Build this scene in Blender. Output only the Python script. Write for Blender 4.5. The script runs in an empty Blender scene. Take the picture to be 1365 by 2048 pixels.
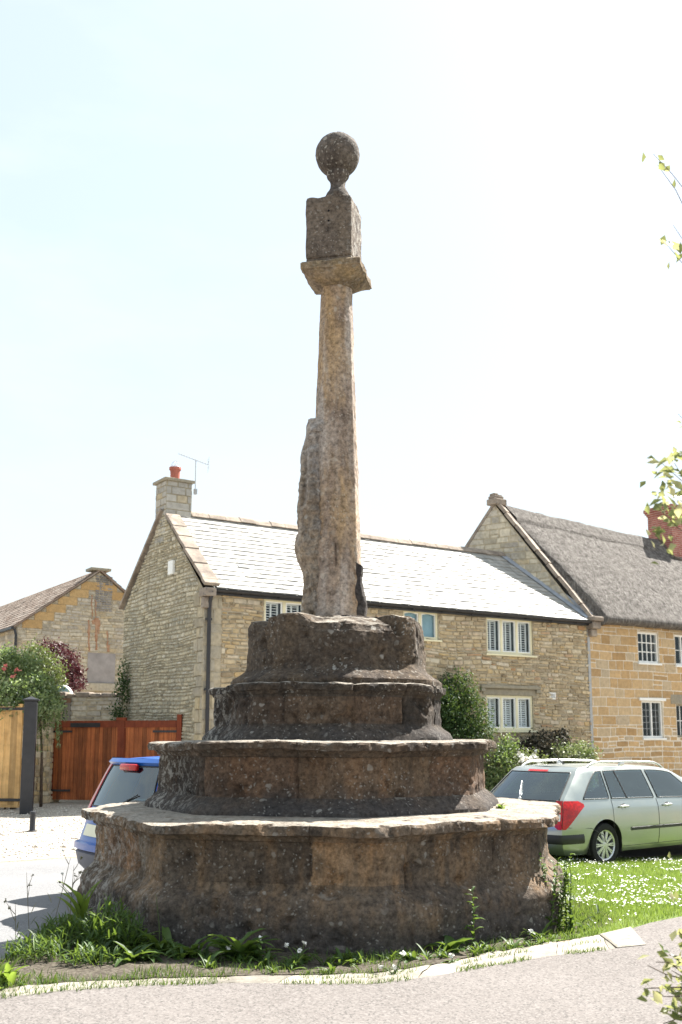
import bpy, bmesh, math, random
import numpy as np
from mathutils import Vector, Matrix, noise as mnoise

PI = math.pi
rad = math.radians
random.seed(7)
RNG = np.random.default_rng(11)
scene = bpy.context.scene
COL = scene.collection

# ------------------------------------------------------------------ camera maths (used to measure the place)
CF, CX, CY, EYE = 2050.0, 682.5, 1163.0, 1.6
PITCH = math.atan(.15)
_c, _s = math.cos(PITCH), math.sin(PITCH)

def ray(px, py):
    u, v = px - CX, -(py - CY)
    return Vector((u / CF, (CF * _c - v * _s) / CF, (v * _c + CF * _s) / CF))

def at(px, py, d):
    r = ray(px, py); r = r * (d / r.y)
    return Vector((r.x, r.y, r.z + EYE))

def on_ground(px, py, z=0.0):
    r = ray(px, py); k = (z - EYE) / r.z
    return Vector((r.x * k, r.y * k, z))

def sstep(a, b, x):
    t = min(1.0, max(0.0, (x - a) / (b - a)))
    return t * t * (3 - 2 * t)

def gz(x, y):
    r = sstep(1.5, 5.0, x) * sstep(9.0, 14.5, y)
    l = sstep(9.3, 11.5, y) * (1 - sstep(15, 20, y)) * (1 - r)
    back = sstep(25.5, 29.5, y) * (1 - sstep(-7, -4, x)) * .75
    return -.30 * r - .10 * l + back

# ------------------------------------------------------------------ mesh builder
class MB:
    def __init__(self):
        self.v = []; self.f = []; self.t = []; self.m = []; self.tint = 0.5; self.mi = 0
    def add(self, vs, fs, tint=None, mi=None):
        b = len(self.v)
        self.v.extend([tuple(p) for p in vs])
        for f in fs:
            self.f.append([b + i for i in f])
            self.t.append(self.tint if tint is None else tint)
            self.m.append(self.mi if mi is None else mi)
        return self
    def box(self, x0, x1, y0, y1, z0, z1, M=None, tint=None, mi=None):
        vs = [Vector((x, y, z)) for z in (z0, z1) for y in (y0, y1) for x in (x0, x1)]
        if M is not None: vs = [M @ p for p in vs]
        return self.add(vs, [(0, 2, 3, 1), (4, 5, 7, 6), (0, 1, 5, 4), (2, 6, 7, 3), (0, 4, 6, 2), (1, 3, 7, 5)], tint, mi)
    def bevbox(self, x0, x1, y0, y1, z0, z1, b=.01, M=None, tint=None, mi=None):
        bm = bmesh.new()
        bmesh.ops.create_cube(bm, size=1)
        for p in bm.verts:
            p.co = Vector(((x0 + x1) / 2 + p.co.x * (x1 - x0), (y0 + y1) / 2 + p.co.y * (y1 - y0), (z0 + z1) / 2 + p.co.z * (z1 - z0)))
        bmesh.ops.bevel(bm, geom=list(bm.edges), offset=b, segments=2, profile=.5, affect='EDGES')
        self.bm(bm, M, tint, mi); bm.free()
        return self
    def bm(self, bm, M=None, tint=None, mi=None):
        bm.verts.index_update()
        vs = [(M @ p.co) if M is not None else p.co.copy() for p in bm.verts]
        return self.add(vs, [[q.index for q in f.verts] for f in bm.faces], tint, mi)
    def grid(self, rows, close_u=False, tint=None, mi=None, flip=False):
        n, k = len(rows), len(rows[0]); fs = []
        for i in range(n - 1):
            for j in range(k if close_u else k - 1):
                a, b = i * k + j, i * k + (j + 1) % k
                q = (a, b, b + k, a + k)
                fs.append(q[::-1] if flip else q)
        return self.add([p for r in rows for p in r], fs, tint, mi)
    def lathe(self, prof, c=(0, 0, 0), seg=32, M=None, tint=None, mi=None, cap=True):
        rows = []
        for r, z in prof:
            rows.append([Vector((c[0] + r * math.cos(2 * PI * j / seg), c[1] + r * math.sin(2 * PI * j / seg), c[2] + z)) for j in range(seg)])
        if M is not None: rows = [[M @ p for p in r] for r in rows]
        b = len(self.v)
        self.grid(rows, True, tint, mi)
        if cap:
            n = len(rows)
            self.f.append([b + j for j in range(seg)][::-1]); self.f.append([b + (n - 1) * seg + j for j in range(seg)])
            for _ in range(2):
                self.t.append(self.tint if tint is None else tint); self.m.append(self.mi if mi is None else mi)
        return self
    def tube(self, pts, r, seg=8, tint=None, mi=None, cap=True):
        pts = [Vector(p) for p in pts]; rows = []
        rs = r if isinstance(r, (list, tuple)) else [r] * len(pts)
        up = None
        for i, p in enumerate(pts):
            d = (pts[min(i + 1, len(pts) - 1)] - pts[max(i - 1, 0)]).normalized()
            if up is None:
                up = Vector((0, 0, 1)) if abs(d.z) < .9 else Vector((1, 0, 0))
            a = d.cross(up).normalized(); up = a.cross(d).normalized()
            rows.append([p + (a * math.cos(2 * PI * j / seg) + up * math.sin(2 * PI * j / seg)) * rs[i] for j in range(seg)])
        b = len(self.v)
        self.grid(rows, True, tint, mi)
        if cap:
            n = len(rows)
            self.f.append([b + j for j in range(seg)][::-1]); self.f.append([b + (n - 1) * seg + j for j in range(seg)])
            for _ in range(2):
                self.t.append(self.tint if tint is None else tint); self.m.append(self.mi if mi is None else mi)
        return self
    def bar(self, a, b, w, h, up=(0, 0, 1), tint=None, mi=None):
        a, b = Vector(a), Vector(b); d = b - a; L = d.length; d.normalize()
        s = d.cross(Vector(up)).normalized(); u = s.cross(d)
        M = Matrix(((d.x, s.x, u.x, a.x), (d.y, s.y, u.y, a.y), (d.z, s.z, u.z, a.z), (0, 0, 0, 1)))
        return self.box(0, L, -w / 2, w / 2, -h / 2, h / 2, M, tint, mi)
    def build(self, name, mats, parent=None, smooth=False, fix=True, angle=None):
        me = bpy.data.meshes.new(name)
        me.from_pydata(self.v, [], self.f)
        mats = mats if isinstance(mats, (list, tuple)) else [mats]
        for m in mats: me.materials.append(m)
        if len(mats) > 1: me.polygons.foreach_set('material_index', self.m)
        at_ = me.attributes.new('tint', 'FLOAT', 'FACE'); at_.data.foreach_set('value', self.t)
        if fix:
            bm = bmesh.new(); bm.from_mesh(me); bmesh.ops.recalc_face_normals(bm, faces=bm.faces); bm.to_mesh(me); bm.free()
        if smooth:
            me.polygons.foreach_set('use_smooth', [True] * len(me.polygons))
            if angle: me.set_sharp_from_angle(angle=rad(angle))
        me.update()
        o = bpy.data.objects.new(name, me); COL.objects.link(o)
        if parent is not None: o.parent = parent
        return o

def tag(o, label=None, cat=None, group=None, kind=None):
    if label: o['label'] = label
    if cat: o['category'] = cat
    if group: o['group'] = group
    if kind: o['kind'] = kind
    return o

def thing(name, label, cat, loc=(0, 0, 0), rz=0.0, group=None):
    o = bpy.data.objects.new(name, None); COL.objects.link(o)
    o.location = loc; o.rotation_euler = (0, 0, rz)
    o.empty_display_size = .2
    return tag(o, label, cat, group)

def fbm(p, s, o=4):
    return mnoise.fractal(Vector((p[0] * s, p[1] * s, p[2] * s)), 1.0, 2.0, o)

# ------------------------------------------------------------------ material builder
class NT:
    def __init__(self, name, rough=.9, spec=.3):
        self.mat = bpy.data.materials.new(name); self.mat.use_nodes = True
        self.t = self.mat.node_tree
        self.b = self.t.nodes['Principled BSDF']
        self.out = self.t.nodes['Material Output']
        self.b.inputs['Roughness'].default_value = rough
        self.b.inputs['Specular IOR Level'].default_value = spec
        self._co = None
    def n(self, ty, **kw):
        nd = self.t.nodes.new(ty)
        for k, v in kw.items(): setattr(nd, k, v)
        return nd
    def l(self, a, b): self.t.links.new(a, b)
    def put(self, sock, val):
        if hasattr(val, 'is_linked') or hasattr(val, 'links'): self.l(val, sock)
        else:
            if isinstance(val, (tuple, list)) and len(val) == 3 and sock.type == 'RGBA': val = (*val, 1)
            sock.default_value = val
    def co(self):
        if self._co is None: self._co = self.n('ShaderNodeTexCoord').outputs['Object']
        return self._co
    def map(self, scale=(1, 1, 1), rot=(0, 0, 0), vec=None, loc=(0, 0, 0)):
        m = self.n('ShaderNodeMapping'); self.l(vec or self.co(), m.inputs[0])
        m.inputs['Scale'].default_value = scale; m.inputs['Rotation'].default_value = rot; m.inputs['Location'].default_value = loc
        return m.outputs[0]
    def noise(self, scale, detail=4, rough=.55, vec=None, dist=0):
        x = self.n('ShaderNodeTexNoise'); self.l(vec or self.co(), x.inputs['Vector'])
        x.inputs['Scale'].default_value = scale; x.inputs['Detail'].default_value = detail
        x.inputs['Roughness'].default_value = rough; x.inputs['Distortion'].default_value = dist
        return x.outputs['Fac']
    def voro(self, scale, feature='F1', vec=None, out='Distance', rnd=1):
        x = self.n('ShaderNodeTexVoronoi', feature=feature); self.l(vec or self.co(), x.inputs['Vector'])
        x.inputs['Scale'].default_value = scale
        x.inputs['Randomness'].default_value = rnd
        return x.outputs[out]
    def ramp(self, fac, stops, interp='LINEAR'):
        x = self.n('ShaderNodeValToRGB'); self.l(fac, x.inputs[0]); cr = x.color_ramp; cr.interpolation = interp
        while len(cr.elements) < len(stops): cr.elements.new(.5)
        for e, (p, c) in zip(cr.elements, stops):
            e.position = p; e.color = (*c, 1) if isinstance(c, (tuple, list)) else (c, c, c, 1)
        return x.outputs[0]
    def mix(self, fac, a, b, mode='MIX'):
        x = self.n('ShaderNodeMix', data_type='RGBA', blend_type=mode)
        self.put(x.inputs[0], fac); self.put(x.inputs[6], a); self.put(x.inputs[7], b)
        return x.outputs[2]
    def m(self, op, a, b=0.0, clamp=False):
        x = self.n('ShaderNodeMath', operation=op, use_clamp=clamp)
        self.put(x.inputs[0], a); self.put(x.inputs[1], b)
        return x.outputs[0]
    def sep(self, vec=None):
        x = self.n('ShaderNodeSeparateXYZ'); self.l(vec or self.co(), x.inputs[0]); return x.outputs
    def tint(self):
        x = self.n('ShaderNodeAttribute', attribute_name='tint'); return x.outputs['Fac']
    def bump(self, h, strength=.4, dist=.02, prev=None):
        x = self.n('ShaderNodeBump'); self.l(h, x.inputs['Height'])
        x.inputs['Strength'].default_value = strength; x.inputs['Distance'].default_value = dist
        if prev is not None: self.l(prev, x.inputs['Normal'])
        return x.outputs[0]
    def done(self, color=None, bump=None, rough=None):
        if color is not None: self.put(self.b.inputs['Base Color'], color)
        if bump is not None: self.l(bump, self.b.inputs['Normal'])
        if rough is not None: self.put(self.b.inputs['Roughness'], rough)
        return self.mat

def plain(name, col, rough=.6, spec=.4, metal=0.0, var=.12, vs=6.0, coat=0.0, bump=0.0, bs=60.0):
    k = NT(name, rough, spec)
    c2 = tuple(x * (1 - var) for x in col); c3 = tuple(min(1, x * (1 + var)) for x in col)
    c = k.ramp(k.noise(vs, 5), [(.3, c2), (.7, c3)])
    k.b.inputs['Metallic'].default_value = metal
    k.b.inputs['Coat Weight'].default_value = coat
    k.b.inputs['Coat Roughness'].default_value = .03
    bp = k.bump(k.noise(bs, 3), bump, .005) if bump else None
    return k.done(c, bp)

MAT = {}
def stone_tint(name, stops, mott=.35, bscale=28, gray=(.30, .28, .25), grayamt=.35, bstr=.6):
    k = NT(name, .92, .2)
    c = k.ramp(k.tint(), stops)
    big = k.ramp(k.noise(1.1, 4), [(.42, 0.0), (.68, 1.0)])
    c = k.mix(k.m('MULTIPLY', big, grayamt), c, gray)
    fine = k.noise(9, 6, .65)
    c = k.mix(1.0, c, k.ramp(fine, [(.3, 1 - mott * .8), (.7, 1 + mott * .55)]), 'MULTIPLY')
    sp = k.ramp(k.noise(42, 3), [(.60, 0.0), (.70, 1.0)])
    c = k.mix(k.m('MULTIPLY', sp, .25), c, (.55, .50, .42))
    b = k.bump(k.noise(bscale, 6, .7), bstr, .02)
    return k.done(c, b)

MAT['rubble'] = stone_tint('rubble_limestone', [(0, (.27, .21, .135)), (.25, (.42, .33, .21)), (.5, (.53, .43, .285)), (.72, (.49, .355, .18)), (.86, (.60, .53, .41)), (1, (.43, .26, .14))], gray=(.42, .39, .34))
MAT['gable_rubble'] = stone_tint('gable_rubble_limestone', [(0, (.29, .265, .20)), (.35, (.46, .415, .31)), (.7, (.52, .46, .33)), (1, (.58, .54, .45))], .38, 22, (.36, .345, .30), .6)
MAT['barn_rubble'] = stone_tint('barn_rubble_limestone', [(0, (.31, .275, .215)), (.4, (.50, .45, .35)), (.75, (.58, .52, .41)), (1, (.46, .36, .21))], .38, 20, (.38, .355, .34), .6)
MAT['ashlar'] = stone_tint('ironstone_ashlar', [(0, (.34, .215, .10)), (.3, (.47, .31, .155)), (.6, (.54, .365, .19)), (.85, (.51, .385, .24)), (1, (.43, .355, .26))], .25, 30, (.43, .34, .22), .3, .4)
MAT['mortar'] = plain('lime_mortar', (.40, .345, .255), .95, .1, var=.25, vs=9, bump=.6, bs=40)
MAT['mortar_gable'] = plain('gable_mortar', (.30, .265, .195), .95, .1, var=.25, vs=7, bump=.6, bs=40)
MAT['mortar_pale'] = plain('pale_pointing', (.64, .57, .47), .95, .1, var=.15, vs=9, bump=.5, bs=40)
MAT['quoin'] = stone_tint('quoin_stone', [(0, (.30, .26, .19)), (.5, (.42, .37, .28)), (1, (.47, .39, .25))], .3, 26, (.33, .32, .30), .6)
MAT['orange_block'] = stone_tint('orange_ironstone', [(0, (.38, .235, .10)), (1, (.47, .32, .155))], .25, 24, (.35, .25, .14), .2)
MAT['greybrick'] = stone_tint('sooty_stone', [(0, (.16, .15, .15)), (1, (.30, .28, .27))], .3, 24)
MAT['lintel'] = stone_tint('lintel_stone', [(0, (.28, .25, .19)), (1, (.33, .29, .22))], .25, 26, (.22, .22, .20), .5)
MAT['chimney_stone'] = stone_tint('chimney_stone', [(0, (.30, .29, .27)), (.6, (.42, .40, .36)), (1, (.43, .36, .24))], .3, 26)

k = NT('coping_lichen', .95, .2)
c = k.ramp(k.noise(3, 6, .65), [(.3, (.17, .14, .12)), (.5, (.28, .235, .195)), (.7, (.40, .34, .28))])
c = k.mix(k.ramp(k.noise(11, 3), [(.58, 0.0), (.66, .8)]), c, (.17, .15, .14))
MAT['coping'] = k.done(c, k.bump(k.noise(24, 6, .7), .7, .02))

k = NT('slate_roof', .6, .3)
c = k.ramp(k.tint(), [(0, (.26, .26, .25)), (.5, (.33, .325, .31)), (1, (.41, .395, .37))])
c = k.mix(k.ramp(k.noise(2.2, 6, .7), [(.45, 0.0), (.75, .55)]), c, (.38, .36, .32))
c = k.mix(k.ramp(k.noise(3.7, 5, .75), [(.60, 0.0), (.68, .55)]), c, (.15, .14, .10))
MAT['slate'] = k.done(c, k.bump(k.noise(30, 5), .35, .01), k.ramp(k.noise(5, 4), [(.3, .5), (.7, .7)]))

k = NT('thatch', .95, .15)
st = k.map((38, 6, 6), vec=None)
n1 = k.noise(1.0, 5, .7, vec=st)
n2 = k.noise(7, 6, .75)
h = k.m('ADD', n1, n2)
c = k.ramp(k.m('MULTIPLY', h, .5), [(.36, (.045, .040, .037)), (.48, (.145, .132, .122)), (.60, (.30, .28, .26))])
c = k.mix(k.ramp(k.noise(.6, 4), [(.4, 0.0), (.7, .35)]), c, (.17, .155, .14))
MAT['thatch'] = k.done(c, k.bump(h, 1.0, .09))

k = NT('clay_tile', .9, .2)
c = k.ramp(k.tint(), [(0, (.20, .145, .115)), (.5, (.28, .215, .175)), (1, (.36, .30, .255))])
MAT['tile'] = k.done(k.mix(k.ramp(k.noise(2, 5), [(.45, 0.0), (.7, .5)]), c, (.36, .33, .29)), k.bump(k.noise(30, 4), .4, .01))

k = NT('red_brick', .9, .2)
br = k.n('ShaderNodeTexBrick'); k.l(k.map((1, 1, 1), (rad(90), 0, 0)), br.inputs['Vector'])
br.inputs['Color1'].default_value = (.32, .105, .085, 1); br.inputs['Color2'].default_value = (.38, .155, .125, 1); br.inputs['Mortar'].default_value = (.42, .33, .28, 1)
br.inputs['Scale'].default_value = 1; br.inputs['Brick Width'].default_value = .225; br.inputs['Row Height'].default_value = .075; br.inputs['Mortar Size'].default_value = .008
c = k.mix(1.0, br.outputs[0], k.ramp(k.noise(6, 5), [(.3, .7), (.7, 1.15)]), 'MULTIPLY')
MAT['brick'] = k.done(c, k.bump(br.outputs['Fac'], -.4, .01))

MAT['terracotta'] = plain('terracotta', (.36, .125, .095), .8, .2, var=.2)
MAT['white'] = plain('white_paint', (.78, .78, .76), .5, .4, var=.05)
MAT['cream'] = plain('cream_paint', (.72, .67, .47), .5, .4, var=.05)
MAT['blackmetal'] = plain('black_metal', (.018, .018, .022), .45, .5, var=.3, bump=.05)
MAT['lead'] = plain('lead_flashing', (.30, .33, .38), .5, .5, var=.2)
MAT['dark'] = plain('dark_interior', (.012, .012, .014), .9, .1)
MAT['blind'] = plain('blue_blind', (.26, .40, .46), .7, .3, var=.08)
MAT['plasticgrey'] = plain('grey_plastic', (.35, .36, .37), .5, .4)
MAT['steel'] = plain('steel', (.55, .55, .55), .35, .5, metal=.9)
MAT['render_panel'] = plain('cement_render', (.30, .28, .275), .95, .1, var=.22, vs=2.5, bump=.4)

def wood(name, a, b, pl=.12, rough=.65):
    k = NT(name, rough, .3)
    g = k.noise(1.0, 6, .65, vec=k.map((26, 26, 1.4)))
    c = k.ramp(g, [(.3, a), (.72, b)])
    c = k.mix(1.0, c, k.ramp(k.tint(), [(0, .58), (1, 1.25)]), 'MULTIPLY')
    c = k.mix(1.0, c, k.ramp(k.noise(2.2, 5, .7), [(.32, .68), (.62, 1.1)]), 'MULTIPLY')
    return k.done(c, k.bump(g, .25, .006))
MAT['redwood'] = wood('red_stained_wood', (.19, .048, .016), (.42, .135, .042))
MAT['darkredwood'] = wood('dark_red_wood', (.17, .032, .012), (.27, .06, .02))
MAT['lightwood'] = wood('honey_wood', (.52, .29, .10), (.70, .45, .20))
MAT['greywood'] = wood('grey_wood', (.15, .13, .11), (.27, .24, .20))
MAT['brownwood'] = wood('brown_wood', (.16, .085, .05), (.25, .15, .09))

def glass(name, tint_, tr=.5, rough=.02, frs=.9):
    k = NT(name, rough, .5)
    k.put(k.b.inputs['Base Color'], (.01, .012, .014))
    tb = k.n('ShaderNodeBsdfTransparent'); tb.inputs[0].default_value = (*tint_, 1)
    gl = k.n('ShaderNodeBsdfGlossy'); gl.inputs['Roughness'].default_value = rough; gl.inputs[0].default_value = (.86, .96, 1, 1)
    fr = k.n('ShaderNodeFresnel'); ge = k.n('ShaderNodeNewGeometry')
    k.l(k.m('SUBTRACT', 1.5, k.m('MULTIPLY', ge.outputs['Backfacing'], 1.5 - 1 / 1.5)), fr.inputs[0])
    ms = k.n('ShaderNodeMixShader'); f2 = k.m('ADD', k.m('MULTIPLY', fr.outputs[0], frs), tr, True)
    k.l(f2, ms.inputs[0]); k.l(tb.outputs[0], ms.inputs[1]); k.l(gl.outputs[0], ms.inputs[2]); k.l(ms.outputs[0], k.out.inputs[0])
    return k.mat
MAT['glass'] = glass('window_glass', (.88, .92, .94), .0, .03, .7)
MAT['carglass'] = glass('car_glass', (.36, .48, .50), .10, .02, 1.0)

# car
def carpaint(name, col, metal, rough=.3, flake=0.0, coat=.8):
    k = NT(name, rough, .5)
    c = k.ramp(k.noise(2.0, 3), [(.3, tuple(x * .97 for x in col)), (.7, col)])
    if flake: c = k.mix(k.ramp(k.noise(400, 2), [(.4, 0.0), (.7, flake)]), c, (.9, .9, .9))
    dust = k.ramp(k.noise(3, 5), [(.5, 0.0), (.8, .12)])
    c = k.mix(dust, c, (.4, .37, .33))
    k.b.inputs['Metallic'].default_value = metal
    k.b.inputs['Coat Weight'].default_value = coat; k.b.inputs['Coat Roughness'].default_value = .04
    return k.done(c, None, k.ramp(k.noise(4, 4), [(.3, rough * .85), (.7, rough * 1.25)]))
MAT['silver'] = carpaint('silver_paint', (.34, .37, .345), .85, .34, .12, .5)
MAT['bluepaint'] = carpaint('blue_paint', (.004, .085, .36), .0, .35, 0, .25)
MAT['whitepaint'] = carpaint('white_car_paint', (.75, .76, .76), 0, .35)
MAT['redlamp'] = plain('red_lamp', (.42, .006, .005), .2, .35, var=.4, vs=30, coat=.25)
MAT['clearlamp'] = plain('clear_lamp', (.70, .66, .62), .1, .6, var=.3, vs=60, coat=1)
MAT['amberlamp'] = plain('amber_lamp', (.75, .20, .03), .12, .6, var=.3, vs=40, coat=1)
MAT['tyre'] = plain('tyre_rubber', (.020, .020, .021), .85, .2, var=.3, vs=20)
MAT['alloy'] = plain('alloy_wheel', (.55, .56, .56), .32, .5, metal=.75, var=.1)
MAT['trim'] = plain('black_trim', (.022, .022, .024), .5, .4, var=.2)
MAT['bumpergrey'] = plain('grey_bumper', (.13, .13, .15), .6, .4, var=.15)
MAT['seat'] = plain('seat_fabric', (.14, .14, .15), .9, .2, var=.2)
MAT['seatblue'] = plain('grey_blue_seat', (.30, .34, .40), .9, .2, var=.2)
MAT['plate'] = plain('number_plate', (.72, .68, .50), .4, .4, var=.05)

# ground
def ground_mat(name, a, b, c3, s1, s2, bs, bd=.01, speck=None):
    k = NT(name, .95, .15)
    c = k.ramp(k.noise(s1, 6, .65), [(.32, a), (.68, b)])
    v = k.voro(s2, out='Color')
    vv = k.n('ShaderNodeSeparateColor'); k.l(v, vv.inputs[0])
    c = k.mix(k.ramp(vv.outputs[0], [(.35, 0.0), (.95, .8)]), c, c3)
    if speck: c = k.mix(k.ramp(vv.outputs[1], [(.80, 0.0), (.88, .8)]), c, speck)
    h = k.voro(s2)
    bp = k.bump(h, -.8, bd)
    bp = k.bump(k.noise(bs, 5, .7), .5, bd * 1.5, bp)
    return k.done(c, bp)
MAT['path'] = ground_mat('chip_asphalt', (.125, .112, .106), (.170, .154, .146), (.215, .198, .188), .8, 85, 9, .010, (.085, .079, .076))
MAT['road'] = ground_mat('worn_asphalt', (.14, .141, .148), (.19, .19, .194), (.25, .247, .245), .9, 120, 10, .006, (.17, .17, .17))
MAT['gravel'] = ground_mat('pale_gravel', (.25, .22, .185), (.37, .335, .285), (.47, .435, .38), 1.0, 38, 6, .02, (.26, .22, .18))
MAT['earth'] = ground_mat('dry_earth', (.20, .165, .125), (.30, .25, .19), (.37, .33, .26), .7, 45, 6, .02, (.10, .09, .07))
MAT['soil'] = ground_mat('dark_soil', (.045, .038, .031), (.085, .072, .056), (.13, .115, .09), 2.2, 60, 8, .02, (.05, .04, .03))
MAT['turf'] = ground_mat('turf_base', (.075, .115, .03), (.13, .19, .045), (.17, .20, .06), 1.6, 60, 8, .02)
MAT['kerb'] = stone_tint('kerb_stone', [(0, (.20, .182, .155)), (1, (.36, .33, .285))], .4, 18, (.20, .18, .15), .6)

def leaf(name, stops, trans=.35, rough=.5, spec=.4, tcol=(.30, .42, .05)):
    k = NT(name, rough, spec)
    c = k.ramp(k.tint(), stops)
    c = k.mix(1.0, c, k.ramp(k.noise(25, 2), [(.3, .85), (.7, 1.12)]), 'MULTIPLY')
    k.put(k.b.inputs['Base Color'], c)
    tr = k.n('ShaderNodeBsdfTranslucent'); k.l(k.mix(.5, c, tcol, 'MIX'), tr.inputs[0])
    ms = k.n('ShaderNodeMixShader'); ms.inputs[0].default_value = trans
    k.l(k.b.outputs[0], ms.inputs[1]); k.l(tr.outputs[0], ms.inputs[2]); k.l(ms.outputs[0], k.out.inputs[0])
    return k.mat
MAT['leaf_light'] = leaf('light_leaves', [(0, (.06, .10, .04)), (.5, (.16, .225, .10)), (1, (.36, .41, .24))])
MAT['leaf_dull'] = leaf('dull_leaves', [(0, (.055, .075, .035)), (.5, (.13, .15, .07)), (1, (.24, .25, .14))], .25)
MAT['leaf_purple'] = leaf('purple_leaves', [(0, (.030, .007, .010)), (.6, (.080, .018, .024)), (1, (.17, .05, .055))], .12, tcol=(.20, .03, .04))
MAT['leaf_dark'] = leaf('dark_leaves', [(0, (.014, .034, .014)), (.6, (.032, .072, .026)), (1, (.095, .15, .065))], .2, .55, .2)
MAT['leaf_deep'] = leaf('deep_shrub_leaves', [(0, (.016, .020, .014)), (.6, (.045, .045, .034)), (1, (.13, .11, .09))], .15, .65, .12, tcol=(.12, .10, .06))
MAT['leaf_pale'] = leaf('variegated_leaves', [(0, (.045, .075, .030)), (.5, (.15, .19, .09)), (1, (.55, .52, .38))], .25)
MAT['leaf_weed'] = leaf('weed_leaves', [(0, (.025, .055, .014)), (.5, (.052, .105, .022)), (1, (.11, .17, .045))], .35)
MAT['leaf_yellow'] = leaf('sunny_leaves', [(0, (.09, .15, .02)), (1, (.22, .30, .06))], .5)
MAT['leaf_tree'] = leaf('overhanging_leaves', [(0, (.035, .085, .022)), (.6, (.10, .16, .04)), (1, (.60, .56, .32))], .5, .35, tcol=(.55, .52, .20))
MAT['grass'] = leaf('grass_blades', [(0, (.085, .14, .025)), (.5, (.17, .245, .05)), (1, (.34, .38, .14))], .4)
MAT['drygrass'] = leaf('dry_stalks', [(0, (.10, .09, .06)), (1, (.24, .20, .13))], .2)
MAT['petal'] = plain('white_petals', (.72, .72, .68), .7, .2, var=.05)
MAT['pinkpetal'] = plain('pink_petals', (.66, .20, .19), .7, .2, var=.25)
MAT['bark'] = plain('bark', (.11, .085, .065), .95, .1, var=.4, vs=20, bump=.6)
MAT['stem'] = plain('green_stem', (.07, .10, .035), .8, .2, var=.3)

def cross_stone(name, dark, mid, warm, warm_amt=.5, lichen=.5, left=None, stain=None, bscale=16, pale=(.46, .44, .40), streak2=None, blocks=False, smap=(5, 5, 1.1), ldisc=(.13, .20)):
    k = NT(name, .93, .2)
    s = k.sep()
    streak = k.noise(1.0, 5, .6, vec=k.map(smap))
    c = k.ramp(k.noise(2.3, 6, .65), [(.34, dark), (.62, mid)])
    c = k.mix(k.m('MULTIPLY', k.ramp(streak, [(.46, 0.0), (.64, 1.0)]), warm_amt), c, warm)
    c = k.mix(k.ramp(k.noise(3.6, 5, .7), [(.56, 0.0), (.70, .75)]), c, tuple(x * .55 for x in dark))
    if streak2: c = k.mix(k.ramp(k.noise(1.0, 4, .6, vec=k.map((4.5, 4.5, .8), loc=(3, 1, 5))), [(.50, 0.0), (.66, .85)]), c, streak2)
    fine = k.noise(26, 5, .7)
    c = k.mix(1.0, c, k.ramp(fine, [(.30, .40), (.70, 1.55)]), 'MULTIPLY')
    if blocks: c = k.mix(1.0, c, k.ramp(k.tint(), [(0, (.55, .55, .58)), (.3, (.85, .85, .85)), (.5, (1, 1, 1)), (.75, (1.35, 1.12, .98)), (1, (1.5, 1.38, 1.22))]), 'MULTIPLY')
    # lichen: round pale crusts of two sizes and fine flecks
    wob = k.n('ShaderNodeVectorMath', operation='ADD'); k.l(k.co(), wob.inputs[0])
    nz = k.n('ShaderNodeTexNoise'); nz.inputs['Scale'].default_value = 9; k.l(k.co(), nz.inputs['Vector'])
    sc = k.n('ShaderNodeVectorMath', operation='SCALE'); k.l(nz.outputs['Color'], sc.inputs[0]); sc.inputs['Scale'].default_value = .10
    k.l(sc.outputs[0], wob.inputs[1]); wv = wob.outputs[0]
    v1 = k.voro(7.5, vec=wv); v2 = k.voro(26, vec=wv)
    area = k.ramp(k.noise(2.0, 4), [(.42, 0.0), (.62, 1.0)])
    l1 = k.m('MULTIPLY', k.ramp(v1, [(ldisc[0], 1.0), (ldisc[1], 0.0)]), area)
    l2 = k.m('MULTIPLY', k.ramp(v2, [(.16, 1.0), (.30, 0.0)]), k.ramp(k.noise(3.2, 4), [(.44, 0.0), (.58, 1.0)]))
    lm = k.m('MULTIPLY', k.m('MAXIMUM', l1, k.m('MULTIPLY', l2, .8)), lichen, True)
    if left is not None:   # steps: white lichen flank; shaft and block: sunlit right edge painted pale
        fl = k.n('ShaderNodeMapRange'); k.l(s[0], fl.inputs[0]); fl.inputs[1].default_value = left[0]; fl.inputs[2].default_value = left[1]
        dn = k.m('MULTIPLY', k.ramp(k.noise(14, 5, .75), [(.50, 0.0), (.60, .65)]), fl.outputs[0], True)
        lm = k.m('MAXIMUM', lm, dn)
    if stain is not None:  # dark algae crust with a ragged edge
        zz = k.m('ADD', s[2], k.m('MULTIPLY', k.m('SUBTRACT', k.noise(2.6, 5, .7), .5), .55))
        sm = k.n('ShaderNodeMapRange'); k.l(zz, sm.inputs[0]); sm.inputs[1].default_value = stain[1]; sm.inputs[2].default_value = stain[0]
        c = k.mix(k.m('MULTIPLY', sm.outputs[0], .8, True), c, k.mix(1.0, (.060, .056, .056), k.ramp(fine, [(.3, .5), (.7, 1.5)]), 'MULTIPLY'))
    c = k.mix(lm, c, k.mix(k.noise(40, 3), tuple(x * .8 for x in pale), pale))
    # sunlight on treads and ledges painted in: upward faces get a pale, broken tone
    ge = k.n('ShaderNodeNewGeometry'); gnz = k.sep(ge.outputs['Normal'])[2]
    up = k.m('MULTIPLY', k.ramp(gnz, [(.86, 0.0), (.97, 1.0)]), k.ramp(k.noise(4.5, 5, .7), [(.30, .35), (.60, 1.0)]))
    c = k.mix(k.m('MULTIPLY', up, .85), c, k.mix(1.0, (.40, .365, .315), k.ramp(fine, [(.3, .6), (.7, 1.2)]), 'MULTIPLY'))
    h = k.m('ADD', k.noise(bscale, 7, .72), k.m('MULTIPLY', k.voro(9, vec=wv), .35))
    b = k.bump(h, .9, .035)
    b = k.bump(k.noise(70, 4, .7), .5, .008, b)
    return k.done(c, b)
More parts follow.
